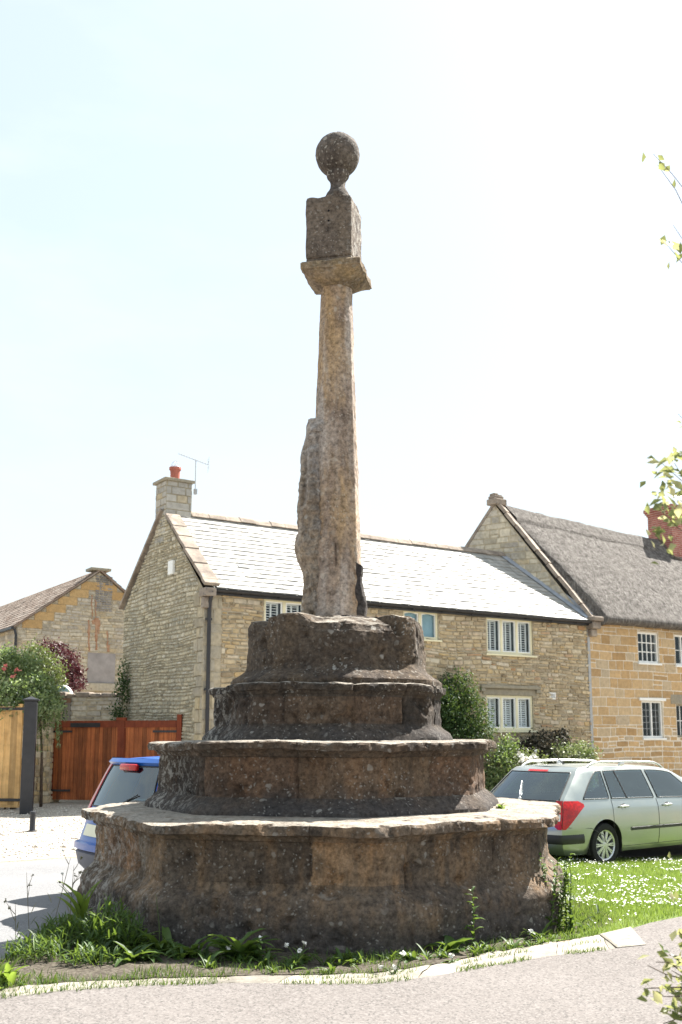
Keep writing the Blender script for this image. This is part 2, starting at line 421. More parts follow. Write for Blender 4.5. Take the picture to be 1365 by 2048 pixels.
DK, MD = (.075, .060, .048), (.155, .118, .086)
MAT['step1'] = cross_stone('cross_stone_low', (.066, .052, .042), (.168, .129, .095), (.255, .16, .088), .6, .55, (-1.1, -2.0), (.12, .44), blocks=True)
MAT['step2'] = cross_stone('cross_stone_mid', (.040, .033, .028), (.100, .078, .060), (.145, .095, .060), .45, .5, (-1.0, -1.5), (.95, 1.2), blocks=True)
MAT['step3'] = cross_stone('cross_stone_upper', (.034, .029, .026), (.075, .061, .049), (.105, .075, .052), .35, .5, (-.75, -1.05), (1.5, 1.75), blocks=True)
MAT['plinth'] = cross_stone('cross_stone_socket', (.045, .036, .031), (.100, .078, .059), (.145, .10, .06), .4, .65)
MAT['shaft'] = cross_stone('cross_stone_shaft', (.19, .142, .114), (.35, .272, .21), (.45, .30, .15), .65, .65, (.19, .27), None, 20, (.56, .51, .44), (.40, .35, .315), smap=(3.2, 3.2, .9), ldisc=(.17, .25))  # pale right margin paints in the sunlit edge
MAT['figure'] = cross_stone('cross_stone_figure', (.15, .125, .105), (.30, .255, .21), (.34, .24, .14), .4, .9, None, None, 20, (.50, .47, .43), (.36, .33, .31))
MAT['stub'] = cross_stone('cross_stone_black', (.045, .040, .040), (.085, .075, .068), (.10, .08, .06), .2, .3)
MAT['capital'] = cross_stone('cross_stone_capital', (.12, .092, .068), (.27, .21, .145), (.33, .235, .12), .55, .45)
MAT['block'] = cross_stone('cross_stone_block', (.075, .060, .052), (.150, .122, .100), (.16, .125, .09), .35, .75, (.16, .24))  # right side of the block coloured paler as if sunlit
MAT['ball'] = cross_stone('cross_stone_ball', (.065, .055, .050), (.140, .120, .105), (.13, .105, .08), .3, .8)
# ================================================================== THE CROSS
CXX, CD, BETA = -.12, 10.1, rad(-13)
cross = thing('market_cross', 'weathered medieval stone cross on octagonal steps topped by a ball finial', 'stone cross', (CXX, CD, 0))

def octo(th, R):
    """radius of a slightly worn octagon (circumradius R) in direction th (0 = towards the viewer, + = right)"""
    d = (th - BETA + PI / 8) % (PI / 4) - PI / 8
    a = R * math.cos(PI / 8)
    r = a / math.cos(d)
    lim = R * .994
    return r if r < lim - .012 * R else lim - .012 * R + (r - lim + .012 * R) * .5

def resample(prof, step):
    out = []
    for (r0, z0), (r1, z1) in zip(prof, prof[1:]):
        n = max(1, int(math.hypot(r1 - r0, z1 - z0) / step))
        for i in range(n): out.append((r0 + (r1 - r0) * i / n, z0 + (z1 - z0) * i / n))
    out.append(prof[-1]); return out

def tier(name, mat, prof, x0, joints, lipz, seed, amp=.022, step=.03, N=360, topfn=None, riser=(0, 0), label=None):
    prof = resample(prof, step); rows = []
    ths = list(np.linspace(rad(-118), rad(128), N, endpoint=False)) + list(np.linspace(rad(128), rad(242), 90, endpoint=False)); N = len(ths)
    tl = []
    Rm = max(p[0] for p in prof)
    for R, z in prof:
        row = []
        for j in range(N):
            th = ths[j]
            r = octo(th, R)
            p = Vector((x0 + r * math.sin(th), -r * math.cos(th), z))
            q = p + Vector((seed * 7.3, seed * 3.1, 0))
            n1 = fbm(q, 2.2, 4); n2 = fbm(q, 9.0, 3)
            lip = math.exp(-((z - lipz) / .055) ** 2) * (1 if R > Rm * .8 else .35)
            chip = mnoise.noise(q * 5.5, noise_basis='VORONOI_F1')
            bite = max(0, fbm(q, 9.5, 3) - .18)
            n3 = fbm(q, 24, 2)
            dr = amp * .32 * n1 + .006 * n2 - .012 * chip - .012 * max(0, n3 - .12) + .003 * n3 + lip * (.022 * fbm(q, 4.5, 3) - .004 - .055 * bite)
            dr += .006 * mnoise.noise(Vector((th * 2.5, seed, z * 26)))
            dz = lip * (.026 * fbm(q + Vector((5, 5, 5)), 1.6, 3) + .010 * fbm(q, 7, 2) - .03 * bite)
            jmin = 9.0; tv = .5
            for ja in joints:
                dd = ((th - rad(ja) + PI) % (2 * PI) - PI) * r + .014 * fbm(q, 8, 2)
                if abs(dd) < abs(jmin): jmin = dd
            if joints and R > Rm * .8:
                deg = math.degrees((th + PI) % (2 * PI) - PI) + .5 * fbm(q, 6, 2)
                bi = sum(1 for ja in joints if (ja + 180) % 360 - 180 < deg)
                h1 = mnoise.noise(Vector((bi * 3.7 + .3, seed * 5.1, .5))); h2 = mnoise.noise(Vector((bi * 1.9, seed * 2.3, 9.5)))
                dr += .018 * h1; dz += lip * .018 * h2
                if riser[0] + (.42 if seed == 1 else 0) < z < lipz - .10: tv = min(1, max(0, .5 + 1.1 * mnoise.noise(Vector((bi * 2.63 + .4, seed * 1.7, 4.4)))))
                dr -= .028 * (1 if z > riser[0] + (.38 if seed == 1 else 0) else .25) * math.exp(-(jmin / .012) ** 2) * (.35 + .65 * abs(fbm(q, 3, 2)) * 2)
            if riser[0] < z < riser[1]:
                pit = fbm(q, 5.5, 3)
                if pit > .32: dr -= (pit - .32) * .10
            if topfn: dr, dz = topfn(th, R, z, dr, dz, q)
            f = (r + dr) / max(r, 1e-4)
            row.append(Vector((x0 + p.x * f - x0 * f, p.y * f, z + dz))); tl.append(tv)
        rows.append(row)
    mb = MB(); mb.grid(rows, True)
    mb.t = tl[:len(mb.f)]
    b = len(mb.v) - N
    mb.f.append([b + j for j in range(N)]); mb.t.append(.5); mb.m.append(0)
    o = mb.build(name, MAT[mat], cross, smooth=True, angle=38)
    if label: o['label'] = label
    return o

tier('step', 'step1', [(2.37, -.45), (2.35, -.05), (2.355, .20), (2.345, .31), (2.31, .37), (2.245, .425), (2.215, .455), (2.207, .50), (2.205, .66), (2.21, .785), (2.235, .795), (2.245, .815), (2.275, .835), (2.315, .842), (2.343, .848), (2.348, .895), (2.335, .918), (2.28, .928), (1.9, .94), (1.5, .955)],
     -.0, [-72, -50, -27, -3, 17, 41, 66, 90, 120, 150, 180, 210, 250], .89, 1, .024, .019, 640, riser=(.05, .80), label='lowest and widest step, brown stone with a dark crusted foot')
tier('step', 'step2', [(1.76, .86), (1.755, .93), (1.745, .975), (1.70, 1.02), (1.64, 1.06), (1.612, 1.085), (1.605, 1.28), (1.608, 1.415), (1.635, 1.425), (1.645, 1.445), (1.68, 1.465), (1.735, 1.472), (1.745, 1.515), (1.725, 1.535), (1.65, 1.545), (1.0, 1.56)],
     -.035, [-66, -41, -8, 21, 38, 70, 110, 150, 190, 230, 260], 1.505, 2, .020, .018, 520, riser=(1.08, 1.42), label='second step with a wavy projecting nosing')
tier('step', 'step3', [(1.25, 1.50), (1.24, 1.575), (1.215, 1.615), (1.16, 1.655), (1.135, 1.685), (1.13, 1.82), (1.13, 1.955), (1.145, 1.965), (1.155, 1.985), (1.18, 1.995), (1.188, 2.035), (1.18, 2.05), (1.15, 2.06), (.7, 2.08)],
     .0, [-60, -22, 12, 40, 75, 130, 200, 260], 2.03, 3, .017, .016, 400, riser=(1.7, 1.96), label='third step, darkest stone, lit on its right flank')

def sock_top(th, R, z, dr, dz, q):
    d = math.degrees((th + PI) % (2 * PI) - PI)
    if z > 2.50 and R > .55:
        k = sstep(2.50, 2.66, z)
        dip = .0
        dip += .075 * sstep(-30, -12, d) * (1 - sstep(36, 46, d))          # broken front arris
        dip += .17 * math.exp(-((d - 43) / 3.6) ** 4)                        # notch by the right ear
        dip += .07 * math.exp(-((d + 66) / 6) ** 2)
        dip -= .03 * math.exp(-((d + 31) / 12) ** 2)
        dip -= .02 * math.exp(-((d - 62) / 13) ** 2)
        edge = sstep(.58, .84, R)
        dz -= k * dip * (.25 + .75 * edge)
        dz += k * .018 * fbm(q, 4.3, 3)
        dr -= k * edge * .05 * max(0, dip * 6)
    if 2.25 < z < 2.6: dr += -.02 * max(0, fbm(q, 5, 3))
    return dr, dz
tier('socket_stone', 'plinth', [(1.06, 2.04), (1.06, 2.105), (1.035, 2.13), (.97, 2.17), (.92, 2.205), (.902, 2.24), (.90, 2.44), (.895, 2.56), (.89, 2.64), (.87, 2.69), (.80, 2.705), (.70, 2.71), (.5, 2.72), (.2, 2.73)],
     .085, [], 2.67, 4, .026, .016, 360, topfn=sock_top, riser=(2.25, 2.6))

# ---- shaft: a tapering octagon that leans a hair to the right
sx = lambda z: .062 + .013 * (z - 2.7) / 3.4
sR = lambda z: .285 + (.172 - .285) * sstep(2.6, 6.3, z) * .35 + (.172 - .285) * (z - 2.6) / 3.6 * .65
rows = []; N = 200
for i in range(260):
    z = 2.6 + (6.18 - 2.6) * i / 259
    row = []
    for j in range(N):
        th = 2 * PI * j / N
        R = sR(z)
        k = sstep(5.7, 5.98, z)
        r = octo(th, R) * (1 - k) + R * .945 * k
        p = Vector((r * math.sin(th), -r * math.cos(th), z))
        dr = .004 * fbm(p, 3.0, 4) + .004 * fbm(p, 13, 3) - .006 * max(0, fbm(p, 26, 2) - .1)
        ero = fbm(Vector((p.x * 2.2, p.y * 2.2, z * .55)), 3, 3)
        dr -= .014 * max(0, ero - .08)
        # a long worn flute on the front face and a split near the foot
        fl = (th - BETA + .10 * math.sin(z * 1.3)) * r
        dr -= .010 * math.exp(-(fl / .030) ** 2) * sstep(3.0, 3.5, z) * (1 - sstep(5.2, 5.7, z))
        cr = (th - rad(1) + .12 * fbm((0, 0, z), 2, 2)) * r
        dr -= .022 * math.exp(-(cr / .010) ** 2) * sstep(3.15, 3.25, z) * (1 - sstep(3.42, 3.5, z))
        f = (r + dr) / r
        row.append(Vector((sx(z) + p.x * f, p.y * f, z)))
    rows.append(row)
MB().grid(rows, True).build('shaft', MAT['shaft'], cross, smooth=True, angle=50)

# ---- worn figure in its niche on the left flank (pixel outline measured, built in the round)
prof = [(1246, 604), (1200, 605), (1165, 607), (1145, 607), (1132, 601), (1118, 595), (1105, 590), (1092, 590), (1076, 593), (1060, 597), (1045, 597), (1028, 596), (1012, 594), (1000, 597), (980, 599), (958, 601), (935, 602), (912, 602), (900, 603), (888, 606), (878, 610), (868, 613), (858, 613), (848, 615), (842, 616)]
zs, ls = [], []
for py, px in prof:
    p = at(px, py, CD - .02); zs.append(p.z); ls.append(p.x - CXX)
rows = []
for i in range(220):
    z = zs[0] + (zs[-1] - zs[0]) * i / 219
    L = float(np.interp(z, zs, ls)); inner = sx(z) - .02
    cx_, rx = (L + inner) / 2, (inner - L) / 2
    ry = .215 - .05 * sstep(3.5, 4.7, z) + .02 * math.exp(-((z - 3.42) / .08) ** 2)
    if 4.40 < z < 4.62: ry -= .035
    row = []
    for j in range(120):
        a = 2 * PI * j / 120
        ca, sa = math.cos(a), math.sin(a)
        e = .72
        x = math.copysign(abs(ca) ** e, ca); y = math.copysign(abs(sa) ** e, sa)
        p = Vector((cx_ + rx * x, ry * y + .02, z))
        fold = .024 * math.sin(a * 7 + 2.2 * math.sin(z * 1.7)) * sstep(3.45, 3.6, z) * (1 - sstep(4.35, 4.5, z))
        d = fold + .026 * fbm(p, 6, 4) + .016 * fbm(p, 17, 3) - .03 * max(0, fbm(p, 10, 2) - .15)
        k = .4 + .6 * abs(sa)
        row.append(Vector((p.x + ca * d * (1 - .5 * (ca < 0)), p.y + sa * d * k * 1.6, z)))
    rows.append(row)
mb = MB(); mb.grid(rows, True); b = len(mb.v) - 120
mb.f.append([b + j for j in range(120)]); mb.t.append(.5); mb.m.append(0)
mb.build('carved_figure', MAT['figure'], cross, smooth=True, angle=60)

# ---- black stub of a second bracket at the foot of the shaft, right
pl = [at(719, 1132, CD).z, at(719, 1245, CD + .05).z]
rows = []
for i in range(50):
    z = pl[1] - .1 + (pl[0] - pl[1] + .1) * i / 49
    row = []
    wob = .018 * math.sin((z - 2.7) * 9)
    for j in range(40):
        a = 2 * PI * j / 40; ca, sa = math.cos(a), math.sin(a)
        x = math.copysign(abs(ca) ** .5, ca); y = math.copysign(abs(sa) ** .5, sa)
        w = .055 + (.02 if z < 3.0 else 0) * (1 - sstep(2.85, 3.0, z)) + (wob if z < 3.15 else 0)
        p = Vector((.285 + w * x, -.04 + .13 * y, z + (.03 * -x if i > 46 else 0)))
        d = .016 * fbm(p, 7, 3)
        row.append(p + Vector((ca * d, sa * d, 0)))
    rows.append(row)
mb = MB(); mb.grid(rows, True); b = len(mb.v) - 40
mb.f.append([b + j for j in range(40)]); mb.t.append(.5); mb.m.append(0)
mb.build('broken_bracket', MAT['stub'], cross, smooth=True, angle=50)

# ---- capital: neck ring, bell and square abacus
def sq(th, h):
    d = (th - BETA + PI / 4) % (PI / 2) - PI / 4
    return min(h / math.cos(d), h * 1.402)
rows = []
tx = sx(6.1)
cp = [(0, .150, 6.165), (0, .170, 6.17), (0, .178, 6.178), (0, .178, 6.192), (.03, .20, 6.20), (.12, .236, 6.218), (.36, .264, 6.242), (.66, .286, 6.266), (1, .298, 6.285), (1, .299, 6.298), (1, .312, 6.302), (1, .313, 6.365), (1, .295, 6.385), (1, .15, 6.41)]
N = 144
for k, h, z in cp:
    row = []
    for j in range(N):
        th = 2 * PI * j / N
        r = h * (1 - k) + sq(th, h) * k
        p = Vector((r * math.sin(th), -r * math.cos(th), z))
        d = .010 * fbm(p, 7, 3) + (.012 * fbm(p, 15, 2) if k > .8 else 0)
        f = (r + d) / r
        row.append(Vector((tx + p.x * f, p.y * f, z + .008 * fbm(p, 5, 2))))
    rows.append(row)
MB().grid(rows, True).build('capital', MAT['capital'], cross, smooth=True, angle=32)

# ---- sundial block
zb = 6.385; zt = at(662, 393, CD - .22).z
rows = []
bp = [(.235, zb), (.238, zb + .02), (.236, zb + .045), (.226, zb + .052), (.240, zb + .062), (.243, zb + .09)] + [(.243 - .002 * i / 12, zb + .09 + (zt - .03 - zb - .09) * i / 12) for i in range(1, 13)] + [(.232, zt), (.20, zt + .012), (.12, zt + .02), (.03, zt + .025)]
bx = sx(6.8) - .03
N = 160
for h, z in bp:
    row = []
    for j in range(N):
        th = 2 * PI * j / N
        r = sq(th, h)
        p = Vector((r * math.sin(th), -r * math.cos(th), z))
        d = .008 * fbm(p, 6, 3) + .006 * fbm(p, 19, 2)
        dd = math.degrees((th + PI) % (2 * PI) - PI)
        if z > zt - .05 and h > .1: d -= .02 * max(0, fbm(p, 9, 2)) ; zz = z + .03 * fbm(p, 6, 2) + (.03 if -2 < dd < 12 else 0)
        else: zz = z
        # two small gnomon holes on the front, a slot on the right face
        for hz in (zt - .16, zt - .27):
            dd2 = ((th - BETA - rad(1)) * r) ** 2 + (z - hz) ** 2
            d -= .03 * math.exp(-dd2 / .018 ** 2)
        f = (r + d) / r
        row.append(Vector((bx + p.x * f, p.y * f, zz)))
    rows.append(row)
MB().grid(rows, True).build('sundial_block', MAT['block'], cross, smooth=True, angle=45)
mb = MB()
ce, se = math.cos(BETA), math.sin(BETA)
def face_pt(u, v, out): # u along the front face, v height
    return Vector((bx + u * ce - out * -se * -1, 0, v))
for hz in (zt - .165, zt - .275):
    n = Vector((math.sin(BETA), -math.cos(BETA), 0)); t = Vector((math.cos(BETA), math.sin(BETA), 0))
    c0 = Vector((bx, 0, hz)) + n * .242
    MB().tube([c0 - n * .03, c0 + n * .004], [.013, .011], 10).build('dowel_hole', MAT['dark'], cross)

# ---- ball finial on a turned neck
cz = at(676, 311, CD).z; nb = zt - .03; br_ = .234
zy = lambda y: at(674, y, CD).z
prof = [(.15, nb - .02), (.145, zy(400)), (.118, zy(390)), (.100, zy(384)), (.083, zy(378)), (.077, zy(372)), (.080, zy(366)), (.092, zy(361)), (.112, zy(356)), (.120, zy(352)), (.116, zy(348))]
a0 = -math.acos(min(.99, .115 / br_))
for i in range(44):
    a = a0 + (PI / 2 - a0) * i / 43
    prof.append((max(.004, br_ * math.cos(a)), cz + br_ * math.sin(a)))
fx = sx(7.5) + .005
rows = []
for r, z in prof:
    row = []
    for j in range(72):
        th = 2 * PI * j / 72
        p = Vector((r * math.sin(th), -r * math.cos(th), z))
        d = .006 * fbm(p, 6, 3) + .004 * fbm(p, 22, 2)
        row.append(Vector((fx + p.x * (1 + d / max(r, .05)), p.y * (1 + d / max(r, .05)), z + d * .5)))
    rows.append(row)
MB().grid(rows, True).build('ball_finial', MAT['ball'], cross, smooth=True)

# ================================================================== HOUSES
HA = math.atan2(.552, .834)          # the street front runs away to the right
HO = Vector((-3.14, 23.3, 0))        # front left corner of the slate cottage
HU = Vector((math.cos(HA), math.sin(HA), 0)); HN = Vector((math.sin(HA), -math.cos(HA), 0))

def wall_uz(px, py, off=0.0):
    r = ray(px, py); o = HO + HN * off
    k = (o - Vector((0, 0, EYE))).dot(HN) / r.dot(HN)
    p = Vector((0, 0, EYE)) + r * k
    return (p - o).dot(HU), p.z

def world(O, a, x, y, z):
    return Vector((O.x + x * math.cos(a) - y * math.sin(a), O.y + x * math.sin(a) + y * math.cos(a), z))

def clip(poly, region):
    """Sutherland-Hodgman against a convex counter-clockwise region"""
    out = poly
    for i in range(len(region)):
        ax, ay = region[i]; bx_, by = region[(i + 1) % len(region)]
        inp, out = out, []
        if not inp: return []
        side = lambda p: (bx_ - ax) * (p[1] - ay) - (by - ay) * (p[0] - ax)
        for j in range(len(inp)):
            p, q = inp[j - 1], inp[j]
            sp, sq_ = side(p), side(q)
            if sq_ >= 0:
                if sp < 0:
                    t = sp / (sp - sq_); out.append((p[0] + (q[0] - p[0]) * t, p[1] + (q[1] - p[1]) * t))
                out.append(q)
            elif sp >= 0:
                t = sp / (sp - sq_); out.append((p[0] + (q[0] - p[0]) * t, p[1] + (q[1] - p[1]) * t))
    return out

def area(p): return .5 * abs(sum(p[i - 1][0] * p[i][1] - p[i][0] * p[i - 1][1] for i in range(len(p))))

def stones(mb, region, holes, rows, lens, gap, proud, jit, rng, mp, split=.0, warp=.03, tfun=None, mi=0, bev=.012):
    zmin = min(p[1] for p in region); zmax = max(p[1] for p in region)
    umin = min(p[0] for p in region); umax = max(p[0] for p in region)
    z = zmin
    ph = rng.random() * 50
    def W(u, zz): return zz + warp * mnoise.noise(Vector((u * .9 + ph, zz * 1.4, 3.3)))
    def emit(r):
        u0, u1, z0, z1 = r
        for h in holes:
            if u0 < h[2] and u1 > h[0] and z0 < h[3] and z1 > h[1]:
                c = [(u0, min(u1, h[0]), z0, z1), (max(u0, h[2]), u1, z0, z1), (u0, u1, z0, min(z1, h[1])), (u0, u1, max(z0, h[3]), z1)]
                c = [q for q in c if q[1] - q[0] > .02 and q[3] - q[2] > .02]
                if not c: return
                u0, u1, z0, z1 = max(c, key=lambda q: (q[1] - q[0]) * (q[3] - q[2]))
        g = gap * (.6 + .8 * rng.random()) / 2
        u0 += g; u1 -= g; z0 += g; z1 -= g
        if u1 - u0 < .025 or z1 - z0 < .02: return
        j = lambda s=1: (rng.random() - .5) * 2 * jit * s
        c = min(.35 * (z1 - z0), .35 * (u1 - u0), jit * 2.2)
        cc = [c * rng.random() for _ in range(4)]
        um = (u0 + u1) / 2
        poly = [(u0 + cc[0], z0 + j(.4)), (um, z0 + j(.5)), (u1 - cc[1], z0 + j(.4)), (u1 + j(.3), z0 + cc[1]), (u1 + j(.3), z1 - cc[2]), (u1 - cc[2], z1 + j(.4)), (um, z1 + j(.5)), (u0 + cc[3], z1 + j(.4)), (u0 + j(.3), z1 - cc[3]), (u0 + j(.3), z0 + cc[0])]
        poly = [(a, W(a, b)) for a, b in poly]
        poly = clip(poly, region)
        if len(poly) < 3 or area(poly) < .0009: return
        ca = sum(p[0] for p in poly) / len(poly); cb = sum(p[1] for p in poly) / len(poly)
        w = max(p[0] for p in poly) - min(p[0] for p in poly); hh = max(p[1] for p in poly) - min(p[1] for p in poly)
        ku, kz = max(.3, 1 - 2 * bev / w), max(.3, 1 - 2 * bev / hh)
        pr = proud * (.35 + .9 * rng.random()); ta, tb = (rng.random() - .5) * proud * .8, (rng.random() - .5) * proud * .8
        n = len(poly)
        vs = [mp(p[0], .012, p[1]) for p in poly]
        vs += [mp(ca + (p[0] - ca) * ku, -pr - ta * (p[0] - ca) / w - tb * (p[1] - cb) / hh, cb + (p[1] - cb) * kz) for p in poly]
        fs = [(i, (i + 1) % n, n + (i + 1) % n, n + i) for i in range(n)] + [tuple(range(n, 2 * n))]
        t = rng.random() if tfun is None else tfun(ca, cb, rng)
        mb.add(vs, fs, t, mi)
    while z < zmax:
        h = rng.uniform(*rows)
        u = umin - rng.random() * lens[1]
        while u < umax:
            L = rng.uniform(*lens) * (1.35 if rng.random() < .12 else 1)
            if split and rng.random() < split and h > .11:
                m_ = z + h * rng.uniform(.35, .65)
                emit((u, u + L, z, m_)); emit((u, u + L, m_, z + h))
            else: emit((u, u + L, z, z + h))
            u += L
        z += h

def wall_sheet(mb, region_rect, holes, mp, mi, depth=.18):
    """the wall's bedding plane with real openings and their reveals"""
    u0, u1, z0, z1 = region_rect
    us = sorted(set([u0, u1] + [h[0] for h in holes] + [h[2] for h in holes]))
    zs_ = sorted(set([z0, z1] + [h[1] for h in holes] + [h[3] for h in holes]))
    for a, b in zip(us, us[1:]):
        for c_, d in zip(zs_, zs_[1:]):
            mu, mz = (a + b) / 2, (c_ + d) / 2
            if any(h[0] < mu < h[2] and h[1] < mz < h[3] for h in holes): continue
            mb.add([mp(a, 0, c_), mp(b, 0, c_), mp(b, 0, d), mp(a, 0, d)], [(0, 1, 2, 3)], .5, mi)
    for h in holes:
        a, c_, b, d = h
        for p, q in (((a, c_), (b, c_)), ((b, c_), (b, d)), ((b, d), (a, d)), ((a, d), (a, c_))):
            mb.add([mp(p[0], 0, p[1]), mp(q[0], 0, q[1]), mp(q[0], depth, q[1]), mp(p[0], depth, p[1])], [(0, 1, 2, 3)], .5, mi)

# ---------------------------------------------------------------- slate cottage
ZE, ZR, WD = 4.90, 7.13, 4.85
UL = 12.52
SK = .45                                # the party gable stands askew
house = thing('slate_cottage', 'long rubble stone cottage with a pale slate roof and white shuttered windows', 'house', HO, HA)
ID = lambda u, y, z: Vector((u, y, z))

def rect(px0, py0, px1, py1):
    a, b = wall_uz(px0, py0), wall_uz(px1, py0); c_, d = wall_uz(px0, py1), wall_uz(px1, py1)
    return ((a[0] + c_[0]) / 2, (c_[1] + d[1]) / 2, (b[0] + d[0]) / 2, (a[1] + b[1]) / 2)
W3 = rect(974, 1237, 1066, 1309)
W4 = rect(974, 1391, 1067, 1461)
W2 = rect(807, 1222, 877, 1278)
w1a = wall_uz(529, 1200)
W1 = (w1a[0], W3[1], w1a[0] + (W3[2] - W3[0]), W3[3])
holes1 = [W1, W2, W3, W4]
rng = random.Random(3)
mb = MB()
wall_sheet(mb, (0, UL + .02, -.8, ZE), holes1, ID, 1)
def t1(u, z, r):
    v = r.random() ** 1.0
    return v
lint = (W4[0] - .22, W4[3] + .0, W4[2] + .22, W4[3] + .28)
stones(mb, [(.45, -.8), (UL, -.8), (UL, ZE), (.45, ZE)], [(h[0] - .01, h[1] - .0, h[2] + .01, h[3]) for h in holes1] + [lint], (.06, .14), (.11, .40), .020, .034, .024, rng, ID, .28, .07, t1, 0)
# quoins down the near corner
z = -.8; i = 0
while z < ZE:
    h = rng.uniform(.22, .34)
    L = .47 if i % 2 else .30
    stones(mb, [(0, z), (L, z), (L, min(z + h, ZE)), (0, min(z + h, ZE))], [], (h, h + .001), (L, L + .001), .012, .016, .006, rng, ID, 0, 0, None, 2)
    z += h; i += 1
# gable end
gp = lambda v, y, z: Vector((y, v, z))
mb.add([gp(0, 0, -.8), gp(WD, 0, -.8), gp(WD, 0, ZE), gp(WD / 2, 0, ZR), gp(0, 0, ZE)], [(0, 1, 2, 3, 4)], .5, 4)
stones(mb, [(.32, -.8), (WD, -.8), (WD, ZE), (WD / 2, ZR), (.32, ZE + .26)], [], (.055, .12), (.09, .26), .022, .028, .020, rng, gp, .2, .06, None, 3)
z = -.8; i = 0
while z < ZE:
    h = rng.uniform(.22, .34); L = .30 if i % 2 else .45
    stones(mb, [(0, z), (L, z), (L, min(z + h, ZE)), (0, min(z + h, ZE))], [], (h, h + .001), (L, L + .001), .012, .034, .006, rng, gp, 0, 0, None, 2)
    z += h; i += 1
mb.add([(0, WD, -.8), (UL - SK * WD, WD, -.8), (UL - SK * WD, WD, ZE), (0, WD, ZE)], [(0, 1, 2, 3)], .5, 4)
mb.build('wall', [MAT['rubble'], MAT['mortar'], MAT['quoin'], MAT['gable_rubble'], MAT['mortar_gable']], house)

# roof: overlapping slates, laid course by course
sl = Vector((0, WD / 2 + .16, ZR - ZE + .02)); y0r, z0r = -.16, ZE + .03
Ls = sl.length; sd = sl.normalized(); sn = Vector((0, -sd.z, sd.y))
rng = random.Random(5)
mb = MB()
mb.add([(.16, y0r, z0r), (UL + .0, y0r, z0r), (UL - SK * WD / 2, WD / 2, ZR + .05), (.16, WD / 2, ZR + .05)], [(0, 1, 2, 3)], .1)
mb.add([(0.02, WD + .16, z0r), (UL - SK * WD, WD + .16, z0r), (UL - SK * WD / 2, WD / 2, ZR + .05), (0.02, WD / 2, ZR + .05)], [(3, 2, 1, 0)], .1)
nc = 17; ex = Ls / nc
for r_ in range(nc):
    s0 = r_ * ex; s1 = min(Ls, s0 + ex * 1.18)
    wv = .30 - .006 * r_
    u = .24 - (r_ % 2) * wv / 2 - rng.random() * .04
    while u < UL + .1:
        w = wv * rng.uniform(.85, 1.18)
        ym = y0r + sd.y * (s0 + ex / 2)
        ua, ub = max(u + .004, .24), min(u + w - .004, UL - SK * max(0, ym) + .02)
        if ub - ua > .05:
            l0 = .028 + rng.random() * .014; dz0 = rng.uniform(-.006, .006)
            P = lambda uu, s, l: Vector((uu, y0r, z0r)) + sd * s + sn * l
            a = [P(ua, s0 + dz0, l0), P(ub, s0 + dz0 + rng.uniform(-.004, .004), l0 + rng.uniform(-.004, .004)), P(ub, s1, .012), P(ua, s1, .012), P(ua, s0 + dz0, l0 - .024), P(ub, s0 + dz0, l0 - .024)]
            mb.add(a, [(0, 1, 2, 3), (4, 5, 1, 0)], rng.random())
        u += w
mb.build('roof', MAT['slate'], house, fix=False)

mb = MB()      # ridge stones
u = .72
while u < UL - SK * WD / 2 - .05:
    L = rng.uniform(.42, .52); a, b = u, min(u + L - .012, UL - SK * WD / 2)
    h = rng.uniform(-.01, .012)
    y = WD / 2
    prof_ = [(-.17, -.13), (-.09, -.025), (0, .025), (.09, -.025), (.17, -.13), (.15, -.15), (0, -.02), (-.15, -.15)]
    mb.grid([[Vector((x, y + p[0], ZR + .13 + h + p[1])) for p in prof_] for x in (a, b)], True, rng.random())
    n = len(mb.v); mb.f.append([n - 8 + i for i in range(8)]); mb.t.append(.5); mb.m.append(0); mb.f.append([n - 16 + i for i in range(8)][::-1]); mb.t.append(.5); mb.m.append(0)
    u += L
mb.build('ridge', MAT['coping'], house)

mb = MB()      # coping slabs stepping up the gable
cs = [(0, .16), (.17, .85), (.86, 1.50), (1.51, 2.05), (2.06, 2.52), (2.53, Ls - .36)]
for i, (a, b) in enumerate(cs):
    M = Matrix.Translation(Vector((0, y0r - .03, z0r + .02))) @ Matrix(((1, 0, 0, 0), (0, sd.y, -sd.z, 0), (0, sd.z, sd.y, 0), (0, 0, 0, 1)))
    j = rng.uniform(-.015, .015)
    T = Matrix.Rotation(rad(-2.2), 4, 'X')
    mb.bevbox(-.10 + j, .29 + j, 0, b - a + .07, 0, .085, .014, M @ Matrix.Translation(Vector((0, a, .035 + .0 * i))) @ T, rng.random())
mb.bevbox(-.08, .20, -.24, .12, ZE - .16, ZE + .04, .02, None, .3)
mb.bevbox(-.06, .16, -.12, .05, ZE - .42, ZE - .17, .02, None, .6)
# thin verge on the far slope
sl2 = Vector((0, WD / 2 + .16, -(ZR - ZE + .02)))
mb.bar((.02, WD / 2, ZR + .10), (.02, WD + .18, z0r + .05), .24, .07)
mb.build('coping', MAT['coping'], house)

